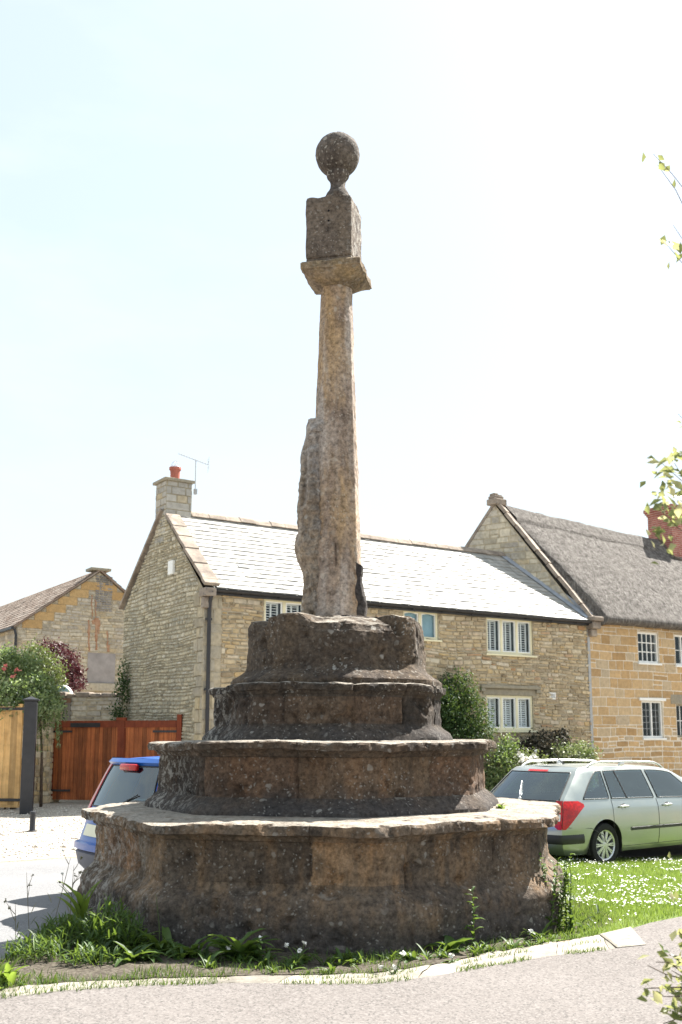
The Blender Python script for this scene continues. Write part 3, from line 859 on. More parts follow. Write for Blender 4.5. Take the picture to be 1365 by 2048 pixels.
# chimney
ch_y0, ch_y1, ch_u1, ch_z1 = WD / 2 - .14, WD / 2 + .50, .70, 7.97
mb = MB(); rng = random.Random(9)
mb.box(.0, ch_u1, ch_y0, ch_y1, ZR - .75, ch_z1, mi=1)
for mp, Lc in ((lambda u, y, z: Vector((u, ch_y0 + y, z)), ch_u1), (lambda u, y, z: Vector((y, ch_y0 + u, z)), ch_y1 - ch_y0), (lambda u, y, z: Vector((ch_u1 - y, ch_y0 + u, z)), ch_y1 - ch_y0)):
    stones(mb, [(0, ZR - .75), (Lc, ZR - .75), (Lc, ch_z1), (0, ch_z1)], [], (.13, .22), (.24, .5), .012, .016, .008, rng, mp, 0, .01, None, 0)
chim = mb.build('chimney', [MAT['chimney_stone'], MAT['mortar_gable']], house)
MB().bevbox(-.07, ch_u1 + .06, ch_y0 - .07, ch_y1 + .10, ch_z1, ch_z1 + .075, .015).build('cap_slab', MAT['lintel'], chim)
pc = ((.37), (ch_y0 + ch_y1) / 2, ch_z1 + .075)
MB().lathe([(.135, 0), (.13, .05), (.118, .06), (.125, .24), (.132, .30), (.155, .31), (.155, .37), (.13, .375), (.12, .30), (.11, .1)], pc, 24).build('chimney_pot', MAT['terracotta'], chim, True, angle=40)
mb = MB()
for k_ in range(6):
    a = 2 * PI * k_ / 6
    pts = [Vector((pc[0] + .12 * math.cos(a) * math.cos(t), pc[1] + .12 * math.sin(a) * math.cos(t), pc[2] + .37 + .17 * math.sin(t))) for t in np.linspace(0, PI / 2, 6)]
    mb.tube(pts, .004, 5)
mb.tube([Vector((pc[0] + .12 * math.cos(t), pc[1] + .12 * math.sin(t), pc[2] + .40)) for t in np.linspace(0, 2 * PI, 20)], .004, 5)
mb.lathe([(.02, 0), (.02, .03), (.005, .04)], (pc[0], pc[1], pc[2] + .53), 8)
mb.build('wire_cowl', MAT['steel'], chim)
mb = MB()      # television aerial strapped to the stack
m0 = Vector((ch_u1 + .085, ch_y0 - .02, 7.80)); m1 = m0 + Vector((0, 0, .80))
mb.tube([m0, m1], .013, 8)
bd = Vector((-.80, .25, .26)).normalized()     # the boom points down-left seen from the street
b0, b1 = m1 + bd * .46, m1 - bd * .34
mb.tube([b0, b1], .010, 6)
sdir = bd.cross(Vector((0, 0, 1))).normalized()
for i in range(11):
    p = b0 + (b1 - b0) * (i / 11); mb.tube([p - sdir * .07, p + sdir * .07], .004, 5)
for a_ in (-.11, .11):
    e = b1 + Vector((0, 0, a_))
    mb.tube([b1, e], .006, 5)
    for q in (-.5, 0, .5): mb.tube([e + sdir * .15 + Vector((0, 0, a_ * q)), e - sdir * .15 + Vector((0, 0, a_ * q))], .004, 5)
mb.box(m0.x - .03, m0.x + .04, m0.y - .04, m0.y + .04, 7.70, 7.84)
mb.build('aerial', MAT['plasticgrey'], chim)
chim.children[-1]['label'] = 'television aerial on a thin mast'

# gutter and downpipe
g0, g1 = .215, UL + .15
mb = MB()
rows = []
for x in np.linspace(g0, g1, 30):
    rows.append([Vector((x, -.20 + .06 * math.cos(a), ZE - .0 + .0 * x + .055 * math.sin(a))) for a in np.linspace(PI, 2 * PI, 9)] + [Vector((x, -.145, ZE + .0)), Vector((x, -.20, ZE - .04)), Vector((x, -.252, ZE + .0))])
mb.grid(rows, True)
mb.box(g0, g1, -.135, -.015, ZE - .10, ZE + .03)
for x in np.arange(.9, UL, 1.0): mb.box(x - .015, x + .015, -.20, -.12, ZE - .075, ZE - .055)
mb.build('gutter', MAT['blackmetal'], house)
dpx = wall_uz(412, 1300)[0] + .03
mb = MB()
mb.tube([(dpx, -.20, ZE - .04), (dpx, -.19, ZE - .14), (dpx, -.10, ZE - .30), (dpx, -.085, ZE - .42), (dpx, -.085, -.7)], .045, 12)
for z in (4.2, 2.6, 1.0): mb.box(dpx - .07, dpx + .07, -.10, -.02, z, z + .05)
mb.build('downpipe', MAT['blackmetal'], house, True, angle=40)

# windows
def frame_mb(h, y0, y1, t=.055, mull=(), trans=(), tb=.05, bars=0):
    a, c_, b, d = h; m = MB()
    m.box(a + .003, a + t, y0, y1, c_ + .003, d - .003); m.box(b - t, b - .003, y0, y1, c_ + .003, d - .003)
    m.box(a + t, b - t, y0 + .002, y1, c_ + .003, c_ + t + .01); m.box(a + t, b - t, y0 + .002, y1, d - t, d - .003)
    for f in mull: x = a + (b - a) * f; m.box(x - tb / 2, x + tb / 2, y0 + .004, y1 - .002, c_ + t + .01, d - t)
    for f in trans: z = c_ + (d - c_) * f; m.box(a + t, b - t, y0 + .010, y1 - .006, z - .014, z + .014)
    return m

def pane(h, y, inset, parent, mat='glass'):
    a, c_, b, d = h
    return MB().add([(a + inset, y, c_ + inset), (b - inset, y, c_ + inset), (b - inset, y, d - inset), (a + inset, y, d - inset)], [(0, 1, 2, 3)]).build('pane', MAT[mat], parent)

def shutter_window(h, parent, lights=3, back='dark', open_=(1, 1, 1), label=None):
    fr = frame_mb(h, .035, .11, .06, [i / lights for i in range(1, lights)], tb=.075).build('window', MAT['cream'], parent)
    if label: fr['label'] = label
    a, c_, b, d = h
    sash = MB(); lw = (b - a) / lights
    sl_ = MB()
    for i in range(lights):
        x0, x1 = a + lw * i + .045, a + lw * (i + 1) - .045
        sash.box(x0, x0 + .035, .05, .10, c_ + .06, d - .05); sash.box(x1 - .035, x1, .05, .10, c_ + .06, d - .05)
        sash.box(x0 + .035, x1 - .035, .05, .10, c_ + .06, c_ + .10); sash.box(x0 + .035, x1 - .035, .05, .10, d - .09, d - .05)
        # louvred shutter leaves behind the glass
        n = 12; zt_, zb_ = d - .12, c_ + .12
        for (p, q) in ((x0 + .05, (x0 + x1) / 2 + .01), ((x0 + x1) / 2 + .02, x1 - .05)):
            q2 = q - .048
            sl_.box(q2, q - .005, .165, .19, zb_ - .03, zt_ + .03)
            sl_.box(p - .01, q, .166, .19, zt_ + .0, zt_ + .05); sl_.box(p - .01, q, .166, .19, zb_ - .05, zb_)
            ang = rad(8 if open_[i] else 38)
            for k_ in range(n):
                z = zb_ + (zt_ - zb_) * (k_ + .5) / n
                sl_.bar((p, .178, z), (q2, .178, z), .050, .014, (0, -math.sin(ang), math.cos(ang)))
    sash.build('casement', MAT['white'], fr)
    sl_.build('shutter', MAT['white'], fr)
    pane(h, .075, .06, fr)
    MB().box(a + .01, b - .01, .30, .31, c_ + .01, d - .01).build('room', MAT['dark'], fr)
    MB().bevbox(a - .07, b + .10, -.07, .05, c_ - .055, c_ - .002, .01).build('sill', MAT['cream'], fr)
    return fr
shutter_window(W1, house, 3, label='shuttered window half hidden by the cross shaft')
shutter_window(W3, house, 3, label='upper three light window with white louvred shutters')
shutter_window(W4, house, 3, open_=(0, 0, 0), label='lower three light window under a stone hood')
fr = frame_mb(W2, .03, .11, .06, [.5], tb=.09).build('window', MAT['cream'], house); fr['label'] = 'small two light window with pale blue blinds'
a, c_, b, d = W2
mb = MB(); lw = (b - a) / 2
for i in range(2):      # arched heads
    x0, x1 = a + lw * i + .05, a + lw * (i + 1) - .05
    zt0 = d - .05; n = 10
    pts = [(x0, zt0), (x1, zt0)] + [(x1 - (x1 - x0) * t, zt0 - .055 + .045 * math.sin(PI * t)) for t in np.linspace(0, 1, n)]
    vs = [Vector((x, .045, z)) for x, z in pts] + [Vector((x, .095, z)) for x, z in pts]; k_ = len(pts)
    mb.add(vs, [tuple(range(k_)), tuple(range(k_, 2 * k_))[::-1]] + [(i2, (i2 + 1) % k_, k_ + (i2 + 1) % k_, k_ + i2) for i2 in range(k_)])
    mb.box(x0, x0 + .03, .05, .10, c_ + .06, zt0 - .05); mb.box(x1 - .03, x1, .05, .10, c_ + .06, zt0 - .05)
mb.build('casement', MAT['white'], fr)
MB().box(a + .05, b - .05, .14, .15, c_ + .05, d - .05).build('blind', MAT['blind'], fr)
pane(W2, .07, .06, fr)
MB().bevbox(a - .07, b + .08, -.07, .05, c_ - .055, c_ - .002, .01).build('sill', MAT['cream'], fr)
# hood and lintel over the lower window
mb = MB()
mb.bevbox(lint[0] + .08, lint[2] - .08, -.02, .10, W4[3] + .003, W4[3] + .17, .01)
mb.bevbox(lint[0] - .02, lint[2] + .02, -.10, .06, W4[3] + .175, W4[3] + .27, .025)
mb.bevbox(lint[2] - .14, lint[2] + .02, -.09, .06, W4[3] + .08, W4[3] + .173, .015)
mb.bevbox(lint[0] - .02, lint[0] + .12, -.09, .06, W4[3] + .08, W4[3] + .173, .015)
mb.build('hood_mould', MAT['lintel'], house)
v0, v1 = wall_uz(1098, 1385), wall_uz(1111, 1399)
mb = MB(); mb.bevbox(v0[0], v1[0], -.035, .01, v1[1], v0[1], .008)
ve = mb.build('air_vent', MAT['white'], house)
mb = MB()
for i in range(6):
    z = v1[1] + .04 + i * (v0[1] - v1[1] - .07) / 6; mb.box(v0[0] + .04, v1[0] - .04, -.040, -.034, z, z + .014)
mb.build('vent_slot', MAT['plasticgrey'], ve)
# alarm box on the gable
mb = MB(); mb.bevbox(-.085, .0, 1.62, 1.90, 5.48, 5.83, .02)
al = mb.build('alarm_box', MAT['white'], house)
# roof window catch and lead valley against the taller gable
mb = MB()
vs = []
for v in np.linspace(-.1, WD / 2, 12):
    p = Vector((UL - SK * v, v, z0r + (v + .16) * (sd.z / sd.y)))
    vs.append((p + sn * .05 + Vector((-.24, 0, 0)), p + sn * .055 + Vector((-.10, 0, .0)), p + sn * .07 + Vector((.02, 0, .0)), p + sn * .07 + Vector((.02, 0, .14))))
mb.grid([list(r) for r in vs])
mb.build('lead_flashing', MAT['lead'], house)
# ---------------------------------------------------------------- thatched cottage (same street front, party gable askew)
ZR2, M2 = 8.80, 2.62
WD2 = 5.3
U2E = UL + 13.0
cot = thing('thatched_cottage', 'honey coloured ironstone cottage with a grey thatched roof and brick chimney', 'house', HO, HA)
def gx(v): return UL - SK * v
W5 = rect(1276, 1265, 1317, 1326); W6 = rect(1285, 1402, 1326, 1476)
w7 = wall_uz(1349, 1270); W7 = (w7[0], W5[1] - .02, w7[0] + (W5[2] - W5[0]) * 1.1, W5[3])
w8 = wall_uz(1352, 1414); W8 = (w8[0], W6[1] + .02, w8[0] + (W6[2] - W6[0]) * 1.2, W6[3] - .08)
holes2 = [W5, W6, W7, W8]
rng = random.Random(21)
mb = MB()
F2 = lambda u, y, z: Vector((u, y - .012, z))
wall_sheet(mb, (UL + .02, U2E, -.9, ZE + .1), holes2, F2, 1)
stones(mb, [(UL + .03, 1.9), (U2E, 1.9), (U2E, ZE + .1), (UL + .03, ZE + .1)], [(h[0] - .01, h[1], h[2] + .01, h[3]) for h in holes2], (.20, .31), (.32, .72), .020, .010, .006, rng, F2, .03, .03, None, 0, .008)
stones(mb, [(UL + .03, -.9), (U2E, -.9), (U2E, 1.9), (UL + .03, 1.9)], [(h[0] - .01, h[1], h[2] + .01, h[3]) for h in holes2], (.13, .25), (.18, .60), .028, .012, .012, rng, F2, .10, .05, None, 0, .010)
# party gable, seen above the slate roof
gm = lambda v, y, z: Vector((gx(v) + y - .02, v, z))
mb.add([gm(0, 0, 3.5), gm(WD2, 0, 3.5), gm(WD2, 0, ZE), gm(M2, 0, ZR2 + .04), gm(0, 0, ZE + .05)], [(0, 1, 2, 3, 4)], .5, 3)
stones(mb, [(0, 3.6), (WD2, 3.6), (WD2, ZE), (M2, ZR2), (0, ZE)], [], (.16, .28), (.22, .55), .024, .018, .012, rng, gm, .1, .04, None, 2)
# remaining sides
mb.add([(U2E, 0, -.9), (U2E, WD2, -.9), (U2E, WD2, ZE), (U2E, M2, ZR2), (U2E, 0, ZE)], [(0, 1, 2, 3, 4)], .5, 3)
mb.add([(gx(WD2), WD2, -.9), (U2E, WD2, -.9), (U2E, WD2, ZE), (gx(WD2), WD2, ZE)], [(0, 1, 2, 3)], .5, 3)
mb.build('wall', [MAT['ashlar'], MAT['mortar_pale'], MAT['barn_rubble'], MAT['mortar']], cot)
MB().box(UL - .055, UL + .045, -.034, -.008, -.8, ZE - .12).build('joint_strip', MAT['plasticgrey'], cot)

# thatch: thick rounded coat
def ridge_z(u): return ZR2 - .08 * (u - UL) + .012 * (u - UL) ** 2 * .3
NU, secs = 150, []
def sect(u, ush):
    zr = ridge_z(u)
    front = [(-.02, ZE + .02), (-.12, ZE - .02), (-.30, ZE - .03), (-.40, ZE + .03), (-.42, ZE + .14), (-.34, ZE + .26)]
    top = []
    for t in np.linspace(0, 1, 34)[1:]:
        y = -.34 + (M2 + .34) * t; z = ZE + .26 + (zr - ZE - .26) * (t ** .97)
        top.append((y, z + .05 * math.sin(PI * t)))
    back = [(M2 + (WD2 - M2 + .4) * t, zr + (ZE - zr) * t + .05 * math.sin(PI * t)) for t in np.linspace(0, 1, 14)[1:]]
    return front + top + back
rows = []
for i in range(NU):
    t = i / (NU - 1)
    row = []
    for y, z in sect(UL + t * (U2E - UL), 0):
        ust = gx(max(y, -.2)) + .30
        e = 1 - sstep(0, .018, t)
        u = ust + (U2E + .2 - ust) * t
        zz = ridge_z(u) - ZR2
        k = sstep(-.4, M2, y) if y < M2 else 1 - sstep(M2, WD2, y)
        p = Vector((u, y, z + (zz if 0 else 0) * k))
        d = .035 * fbm(p, .9, 3) + .020 * fbm(p, 5, 3)
        row.append(p + Vector((.03 * fbm(p, 3, 2) * e, -d * .6, d * .7 - .10 * e * (y > -.3))))
    rows.append(row)
mb = MB(); mb.grid(rows)
m_ = len(rows[0]); mb.f.append(list(range(m_))); mb.t.append(.5); mb.m.append(0)
mb.build('thatch_roof', MAT['thatch'], cot, smooth=True, angle=70)
rows = []
for i in range(NU):
    t = i / (NU - 1); row = []
    for s in list(np.linspace(-1, 1, 19)):
        dy = s * .50; y = M2 + dy
        zr = ridge_z(UL + t * (U2E - UL))
        z = zr + .15 - abs(dy) * ((ZR2 - ZE - .2) / (M2 + .34)) - .04 * (1 - s * s) * 0
        if abs(s) < .2: z -= (.2 - abs(s)) ** 2 * 1.6
        if abs(s) == 1: z -= .11; y -= .03 * s
        ust = gx(y) + .30; u = ust + (U2E + .2 - ust) * t
        p = Vector((u, y, z)); d = .03 * fbm(p, 1.1, 3) + .015 * fbm(p, 6, 2)
        row.append(p + Vector((0, 0, d)))
    rows.append(row)
mb = MB(); mb.grid(rows); mb.build('thatch_ridge', MAT['thatch'], cot, smooth=True, angle=60)

# gable coping
mb = MB(); rng = random.Random(4)
pt = [Vector((gx(-.12) + .10, -.12, ZE + .12)), Vector((gx(M2) + .10, M2, ZR2 + .13))]
d_ = pt[1] - pt[0]; n = 9
for i in range(n):
    a = pt[0] + d_ * (i / n + .004); b = pt[0] + d_ * ((i + 1) / n - .002)
    mb.bar(a + Vector((rng.uniform(-.02, .02), 0, rng.uniform(-.01, .015))), b, .34, .10 + rng.uniform(-.01, .02), tint=rng.random())
mb.bar(pt[1] + Vector((0, .0, -.02)), Vector((gx(WD2) + .1, WD2 + .1, ZE + .1)), .30, .09)
mb.bevbox(gx(0) - .12, gx(0) + .30, -.38, .10, ZE + .02, ZE + .16, .03, None, .3)
mb.bevbox(gx(0) - .08, gx(0) + .26, -.30, .06, ZE - .20, ZE + .018, .03, None, .6)
mb.bevbox(gx(0) - .04, gx(0) + .20, -.20, .02, ZE - .42, ZE - .203, .03, None, .4)
# broken finial stump
zf = ZR2 + .10; fx_ = gx(M2) + .08
for (a, b, c_, d, e, f) in ((-.26, .26, -.20, .20, -.10, .10), (-.22, .18, -.15, .16, .10, .20), (-.20, -.02, -.12, .12, .20, .28), (.0, .16, -.1, .08, .20, .25)):
    mb.bevbox(fx_ + a, fx_ + b, M2 + c_, M2 + d, zf + e, zf + f, .03, None, rng.random())
mb.build('coping', MAT['coping'], cot)

# brick chimney astride the ridge
c0 = at(1325, 1085, 36.6)
cu = HU.dot(c0 - HO)
mb = MB()
zb2, zt2 = ridge_z(cu) - .6, at(1325, 1020, 36.6).z
mb.box(cu - .50, cu + .50, M2 - .55, M2 + .50, zb2, zt2 - .30)
for i, (o_, z0, z1) in enumerate(((.03, -.30, -.23), (.07, -.23, -.16), (.10, -.16, -.04), (.05, -.04, .0))):
    mb.box(cu - .50 - o_, cu + .50 + o_, M2 - .55 - o_, M2 + .50 + o_, zt2 + z0, zt2 + z1)
ch2 = mb.build('chimney', MAT['brick'], cot)
mb = MB()
for s in (-.22, .22): mb.lathe([(.12, 0), (.11, .12), (.13, .14), (.13, .18), (.10, .18), (.09, .05)], (cu + s, M2, zt2), 16)
mb.build('chimney_pot', MAT['blackmetal'], ch2, True, angle=40)
mb = MB()
for i, (dz, o_) in enumerate(((-.06, .09),)):
    zz = ridge_z(cu) + .02 + dz
    mb.tube([(cu - .5 - o_, M2 - .55 - o_, zz - .62), (cu + .5 + o_, M2 - .55 - o_, zz - .68), (cu + .5 + o_, M2, zz + .05), (cu + .5 + o_, M2 + .5 + o_, zz - .6), (cu - .5 - o_, M2 + .5 + o_, zz - .55), (cu - .5 - o_, M2, zz + .12), (cu - .5 - o_, M2 - .55 - o_, zz - .62)], .07, 8)
mb.build('thatch_collar', MAT['thatch'], ch2, True)

def cottage_window(h, mat, mull, trans, label=None, sill=True, head=False):
    fr = frame_mb(h, .03, .10, .055, mull, trans, .05).build('window', MAT[mat], cot)
    if label: fr['label'] = label
    a, c_, b, d = h
    pane(h, .06, .05, fr)
    MB().box(a + .01, b - .01, .35, .36, c_ + .01, d - .01).build('room', MAT['dark'], fr)
    if sill: MB().bevbox(a - .06, b + .06, -.08, .04, c_ - .06, c_ - .002, .01).build('sill', MAT['white'], fr)
    if head: MB().bevbox(a - .14, b + .12, -.07, .04, d + .002, d + .09, .01).build('head_board', MAT['white'], fr)
    return fr
def bars(fr, h, xs, zs_, y=.05, w=.022, mat='white'):
    a, c_, b, d = h; m = MB()
    for f in xs: x = a + (b - a) * f; m.box(x - w / 2, x + w / 2, y, y + .022, c_ + .06, d - .05)
    for f in zs_: z = c_ + (d - c_) * f; m.box(a + .05, b - .05, y + .003, y + .019, z - w / 2, z + w / 2)
    m.build('glazing_bar', MAT[mat], fr)
f5 = cottage_window(W5, 'white', [], [], 'small paned sash window under the thatch'); bars(f5, W5, (.28, .5, .72), (.36, .66), w=.030)
f6 = cottage_window(W6, 'white', [.5], [], 'two light window with leaded panes and a white head board', True, True); bars(f6, W6, (.27, .73), (.25, .42, .58, .75), w=.012, mat='plasticgrey')
f7 = cottage_window(W7, 'white', [.33, .66], []); bars(f7, W7, (), (.5,))
f8 = cottage_window(W8, 'lintel', [.45], [], None, False); bars(f8, W8, (.22,), (.5,))
MB().bevbox(W8[0] - .25, W8[2] + .3, -.03, .08, W8[3] + .003, W8[3] + .30, .015).build('window_lintel', MAT['lintel'], f8)

# ---------------------------------------------------------------- barn beyond the yard
BO = Vector((-11.55, 36.4, 0)); BW = 5.95; BZE, BZR = 5.47, 7.66
barn = thing('stone_barn', 'old grey stone barn gable with clay tiles and a blocked opening', 'barn', BO, HA)
mb = MB(); rng = random.Random(33)
mb.add([(0, 0, -.5), (BW, 0, -.5), (BW, 0, BZE), (BW / 2, 0, BZR), (0, 0, BZE)], [(0, 1, 2, 3, 4)], .5, 1)
def buv(px, py):
    r = ray(px, py); k_ = (BO - Vector((0, 0, EYE))).dot(HN) / r.dot(HN); p = Vector((0, 0, EYE)) + r * k_
    return (p - BO).dot(HU), p.z
q0, q1 = buv(176, 1305), buv(230, 1367)
panel = (q0[0], q1[1], q1[0], q0[1])
sb0, sb1 = buv(182, 1150), buv(232, 1225)
cx0 = (sb0[0] + sb1[0]) / 2 - .30
sooty = (cx0 - .02, sb1[1], cx0 + .66, BZR - .12)
blocks = []
z = BZE - .1
for i in range(6):     # stepped ironstone blocks under each verge
    zc_ = BZE + .02 + i * .31; uu = (zc_ - BZE) / (BZR - BZE) * BW / 2
    blocks.append((uu + .15, zc_ - .08, uu + .86, zc_ + .22)); blocks.append((BW - uu - .75, zc_ - .08, BW - uu - .15, zc_ + .22))
tri = [(0, -.5), (BW, -.5), (BW, BZE), (BW / 2, BZR - .02), (0, BZE)]
stones(mb, tri, [panel, sooty] + blocks, (.09, .17), (.16, .46), .02, .02, .014, rng, ID, .15, .04, None, 0)
for b_ in blocks: stones(mb, tri, [sooty], (.3, .301), (b_[2] - b_[0], b_[2] - b_[0] + .001), .012, .02, .008, rng, ID, 0, 0, None, 2) if 0 else None
for b_ in blocks:
    pl_ = clip([(b_[0], b_[1]), (b_[2], b_[1]), (b_[2], b_[3]), (b_[0], b_[3])], [(p[0], p[1]) for p in tri])
    if len(pl_) > 2:
        n = len(pl_); mb.add([(p[0], .01, p[1]) for p in pl_] + [(p[0], -.022, p[1]) for p in pl_], [(i, (i + 1) % n, n + (i + 1) % n, n + i) for i in range(n)] + [tuple(range(n, 2 * n))], rng.random(), 2)
stones(mb, [(sooty[0], sooty[1]), (sooty[2], sooty[1]), (sooty[2], sooty[3]), (sooty[0], sooty[3])], [], (.07, .11), (.12, .3), .016, .03, .008, rng, ID, 0, 0, None, 3)
side = lambda v, y, z: Vector((y, v, z))
mb.add([(0, 0, -.5), (0, 16, -.5), (0, 16, BZE), (0, 0, BZE)], [(0, 1, 2, 3)], .5, 1)
stones(mb, [(0, 2.5), (16, 2.5), (16, BZE), (0, BZE)], [], (.10, .2), (.2, .5), .02, .018, .012, rng, side, 0, .04, None, 0)
mb.add([(BW, 0, -.5), (BW, 16, -.5), (BW, 16, BZE), (BW, 0, BZE)], [(0, 1, 2, 3)], .5, 1)
mb.build('wall', [MAT['barn_rubble'], MAT['mortar'], MAT['orange_block'], MAT['greybrick']], barn)
mb = MB()
for s in (-1, 1):
    u0_ = BW / 2 + s * (BW / 2 + .14); z0_ = BZE - .03
    dv = Vector((BW / 2 - u0_, 0, BZR + .10 - z0_)); Lr = dv.length; du = dv.normalized(); nn = Vector((-du.z * (1 if s < 0 else -1) * 1, 0, abs(du.x)))
    nn = Vector((s * abs(du.z), 0, abs(du.x)))
    nr = 15
    for r_ in range(nr):
        s0 = Lr * r_ / nr; s1 = min(Lr, Lr * (r_ + 1.2) / nr)
        y = -.10 - (r_ % 2) * .12
        while y < 16:
            w = .24
            a = [Vector((u0_, yy, z0_)) + du * ss + nn * l for yy, ss, l in ((y, s0, .03 + rng.random() * .012), (y + w - .01, s0, .03 + rng.random() * .012), (y + w - .01, s1, .014), (y, s1, .014), (y, s0, .008), (y + w - .01, s0, .008))]
            for p in a: p.y = max(p.y, -.10)
            mb.add(a, [(0, 1, 2, 3), (4, 5, 1, 0)], rng.random()); y += w
    mb.add([Vector((u0_, -.10, z0_)), Vector((u0_, 16, z0_)), Vector((BW / 2, 16, BZR + .10)), Vector((BW / 2, -.10, BZR + .10))], [(0, 1, 2, 3)], .2)
    mb.bar((u0_, -.05, z0_ - .02), (BW / 2, -.05, BZR + .075), .12, .06, tint=.1)
mb.build('roof', MAT['tile'], barn, fix=False)
MB().bevbox(BW / 2 - .36, BW / 2 + .42, -.12, .55, BZR + .05, BZR + .16, .02).build('chimney_base', MAT['lintel'], barn)
MB().box(panel[0] + .005, panel[2] - .005, -.006, .05, panel[1] + .005, panel[3]).build('blocked_opening', MAT['render_panel'], barn)
mb = MB(); mb.bevbox(panel[0] - .25, panel[2] + .35, -.10, .02, panel[1] - .30, panel[1] - .01, .02); mb.build('ledge', MAT['quoin'], barn)
mb = MB()
mb.box(-.24, -.13, -.1, 16, BZE - .14, BZE - .05)
mb.tube([(-.10, -.02, BZE - .12), (-.05, -.06, BZE - .35), (-.05, -.06, 0)], .05, 8)
mb.build('downpipe', MAT['blackmetal'], barn)
# rusty streaks running down to the blocked opening (thin iron stain crusts)
k = NT('rust_stain', .95, .1)
k.done(k.ramp(k.noise(8, 4), [(.35, (.30, .155, .09)), (.65, (.42, .27, .18))]))
MAT['rust'] = k.mat
mb = MB()
for px, ya, yb, w in ((178, 1240, 1303, 4), (193, 1236, 1300, 6), (198, 1240, 1268, 5), (187, 1239, 1249, 7), (215, 1262, 1303, 3), (217, 1290, 1304, 5), (184, 1190, 1238, 2), (191, 1200, 1236, 2)):
    n = 9; L_, R_ = [], []
    for i in range(n):
        py = ya + (yb - ya) * i / (n - 1); ww = w / 2 * (1.0 - .45 * i / n) * rng.uniform(.4, 1.4); xo = rng.uniform(-1, 1)
        a = buv(px - ww + xo, py); b = buv(px + ww + xo, py)
        L_.append(Vector((a[0], -.030, a[1]))); R_.append(Vector((b[0], -.030, b[1])))
    mb.grid([L_, [p + Vector((0, -.004, 0)) for p in R_]])
    mb.grid([[p + Vector((0, .03, 0)) for p in L_], L_]); mb.grid([R_, [p + Vector((0, .03, 0)) for p in R_]])
mb.build('rust_stain', MAT['rust'], barn)
# ---------------------------------------------------------------- yard wall, gate pier, gates and posts
rng = random.Random(44)
wl = at(60, 1386, 27.6); wr = at(252, 1388, 27.3)
wo = Vector((wl.x, wl.y, 0)); wa = math.atan2(wr.y - wl.y, wr.x - wl.x); wL = math.hypot(wr.x - wl.x, wr.y - wl.y); wz = wl.z
yard = thing('yard_wall', 'rubble wall with pale rough capping between the barn yard and the cottage gable', 'wall', wo, wa)
mb = MB()
d0 = at(108, 1405, 27.5); dop = ((108 - 60) / 192 * wL - .05, 0.0, (133 - 60) / 192 * wL, at(120, 1400, 27.5).z - .08)
mb2 = MB()
wall_sheet(mb, (0, wL, -.5, wz - .12), [dop], ID, 1, .35)
stones(mb, [(0, -.5), (wL, -.5), (wL, wz - .12), (0, wz - .12)], [dop], (.09, .17), (.16, .42), .02, .024, .016, rng, ID, .15, .05, None, 0)
mb.box(0, wL, .02, .40, -.5, wz - .13, mi=1) if 0 else mb.add([(0, .4, -.5), (wL, .4, -.5), (wL, .4, wz - .12), (0, .4, wz - .12), (0, 0, wz - .12), (wL, 0, wz - .12)], [(0, 1, 2, 3), (3, 2, 5, 4)], .5, 1)
mb.build('wall', [MAT['barn_rubble'], MAT['mortar']], yard)
mb = MB(); x = -.05
while x < wL:
    L = rng.uniform(.22, .42); h = rng.uniform(.09, .15)
    mb.bevbox(x, x + L - .01, -.05 + rng.uniform(-.02, .02), .44, wz - .12, wz - .12 + h, .035, None, rng.random()); x += L
mb.build('capping', MAT['coping'], yard)
m = MB(); m.box(dop[0] - .02, dop[2] + .16, -.05, .1, dop[3], dop[3] + .13); m.build('lintel', MAT['brownwood'], yard)
m = MB(); m.box(dop[2] + .0, dop[2] + .15, -.04, .06, 0, dop[3] - .003); m.build('door_post', MAT['greywood'], yard)
m = MB(); m.box(dop[0], dop[2] - .003, .10, .14, 0, dop[3] - .003); m.build('door', MAT['blackmetal'], yard)

# red gate
ga = on_ground(93, 1604, .03); gb_ = Vector((-3.70, 24.12, 0))
gl = Vector((ga.x, ga.y, 0)); gang = math.atan2(gb_.y - gl.y, gb_.x - gl.x); gL = (gb_ - gl).length
gate = thing('driveway_gate', 'wide red stained boarded wooden double gate closing the yard', 'gate', gl, gang)
gt = at(230, 1441, 24.4).z
def boards(mb, x0, x1, z0, z1, y0, y1, w, rng):
    x = x0
    while x < x1 - .02:
        b = min(x + w, x1); j = rng.uniform(-.002, .002)
        mb.box(x + .003, b - .003, y0 + j, y1 + j, z0, z1, tint=rng.random()); x = b
    mb.box(x0 + .01, x1 - .01, (y0 + y1) / 2 + .004, y1 - .001, z0 + .01, z1 - .01, tint=0)
for (x0, x1) in ((.06, gL * .555 - .012), (gL * .555 + .012, gL - .13)):
    mb = MB(); boards(mb, x0 + .09, x1 - .02 if x0 < 1 else x1, .09, gt - .16, .0, .028, .105, rng)
    lf = mb.build('leaf', MAT['redwood'], gate)
    mb = MB(); mb.box(x0, x1, -.022, .05, gt - .16, gt, tint=.4); mb.box(x0, x0 + .09, -.018, .045, .06, gt - .163, tint=.3)
    if x0 < 1: mb.box(x1 - .09, x1, -.018, .045, .06, gt - .163, tint=.5)
    mb.build('rail', MAT['darkredwood'], lf)
mb = MB(); mb.box(gL * .555 - .14, gL * .555 + .10, -.035, .05, gt + .002, gt + .07, tint=.5); mb.box(gL * .555 - .02, gL * .555 + .075, -.034, -.0225, .1, gt - .003, tint=.2)
mb.build('meeting_stile', MAT['darkredwood'], gate)
for x, zt_ in ((-.08, gt + .02), (gL - .125, gt + .14)):
    mb = MB(); mb.bevbox(x, x + .12, -.04, .09, -.2, zt_, .012); mb.build('gate_post', MAT['darkredwood'], gate)
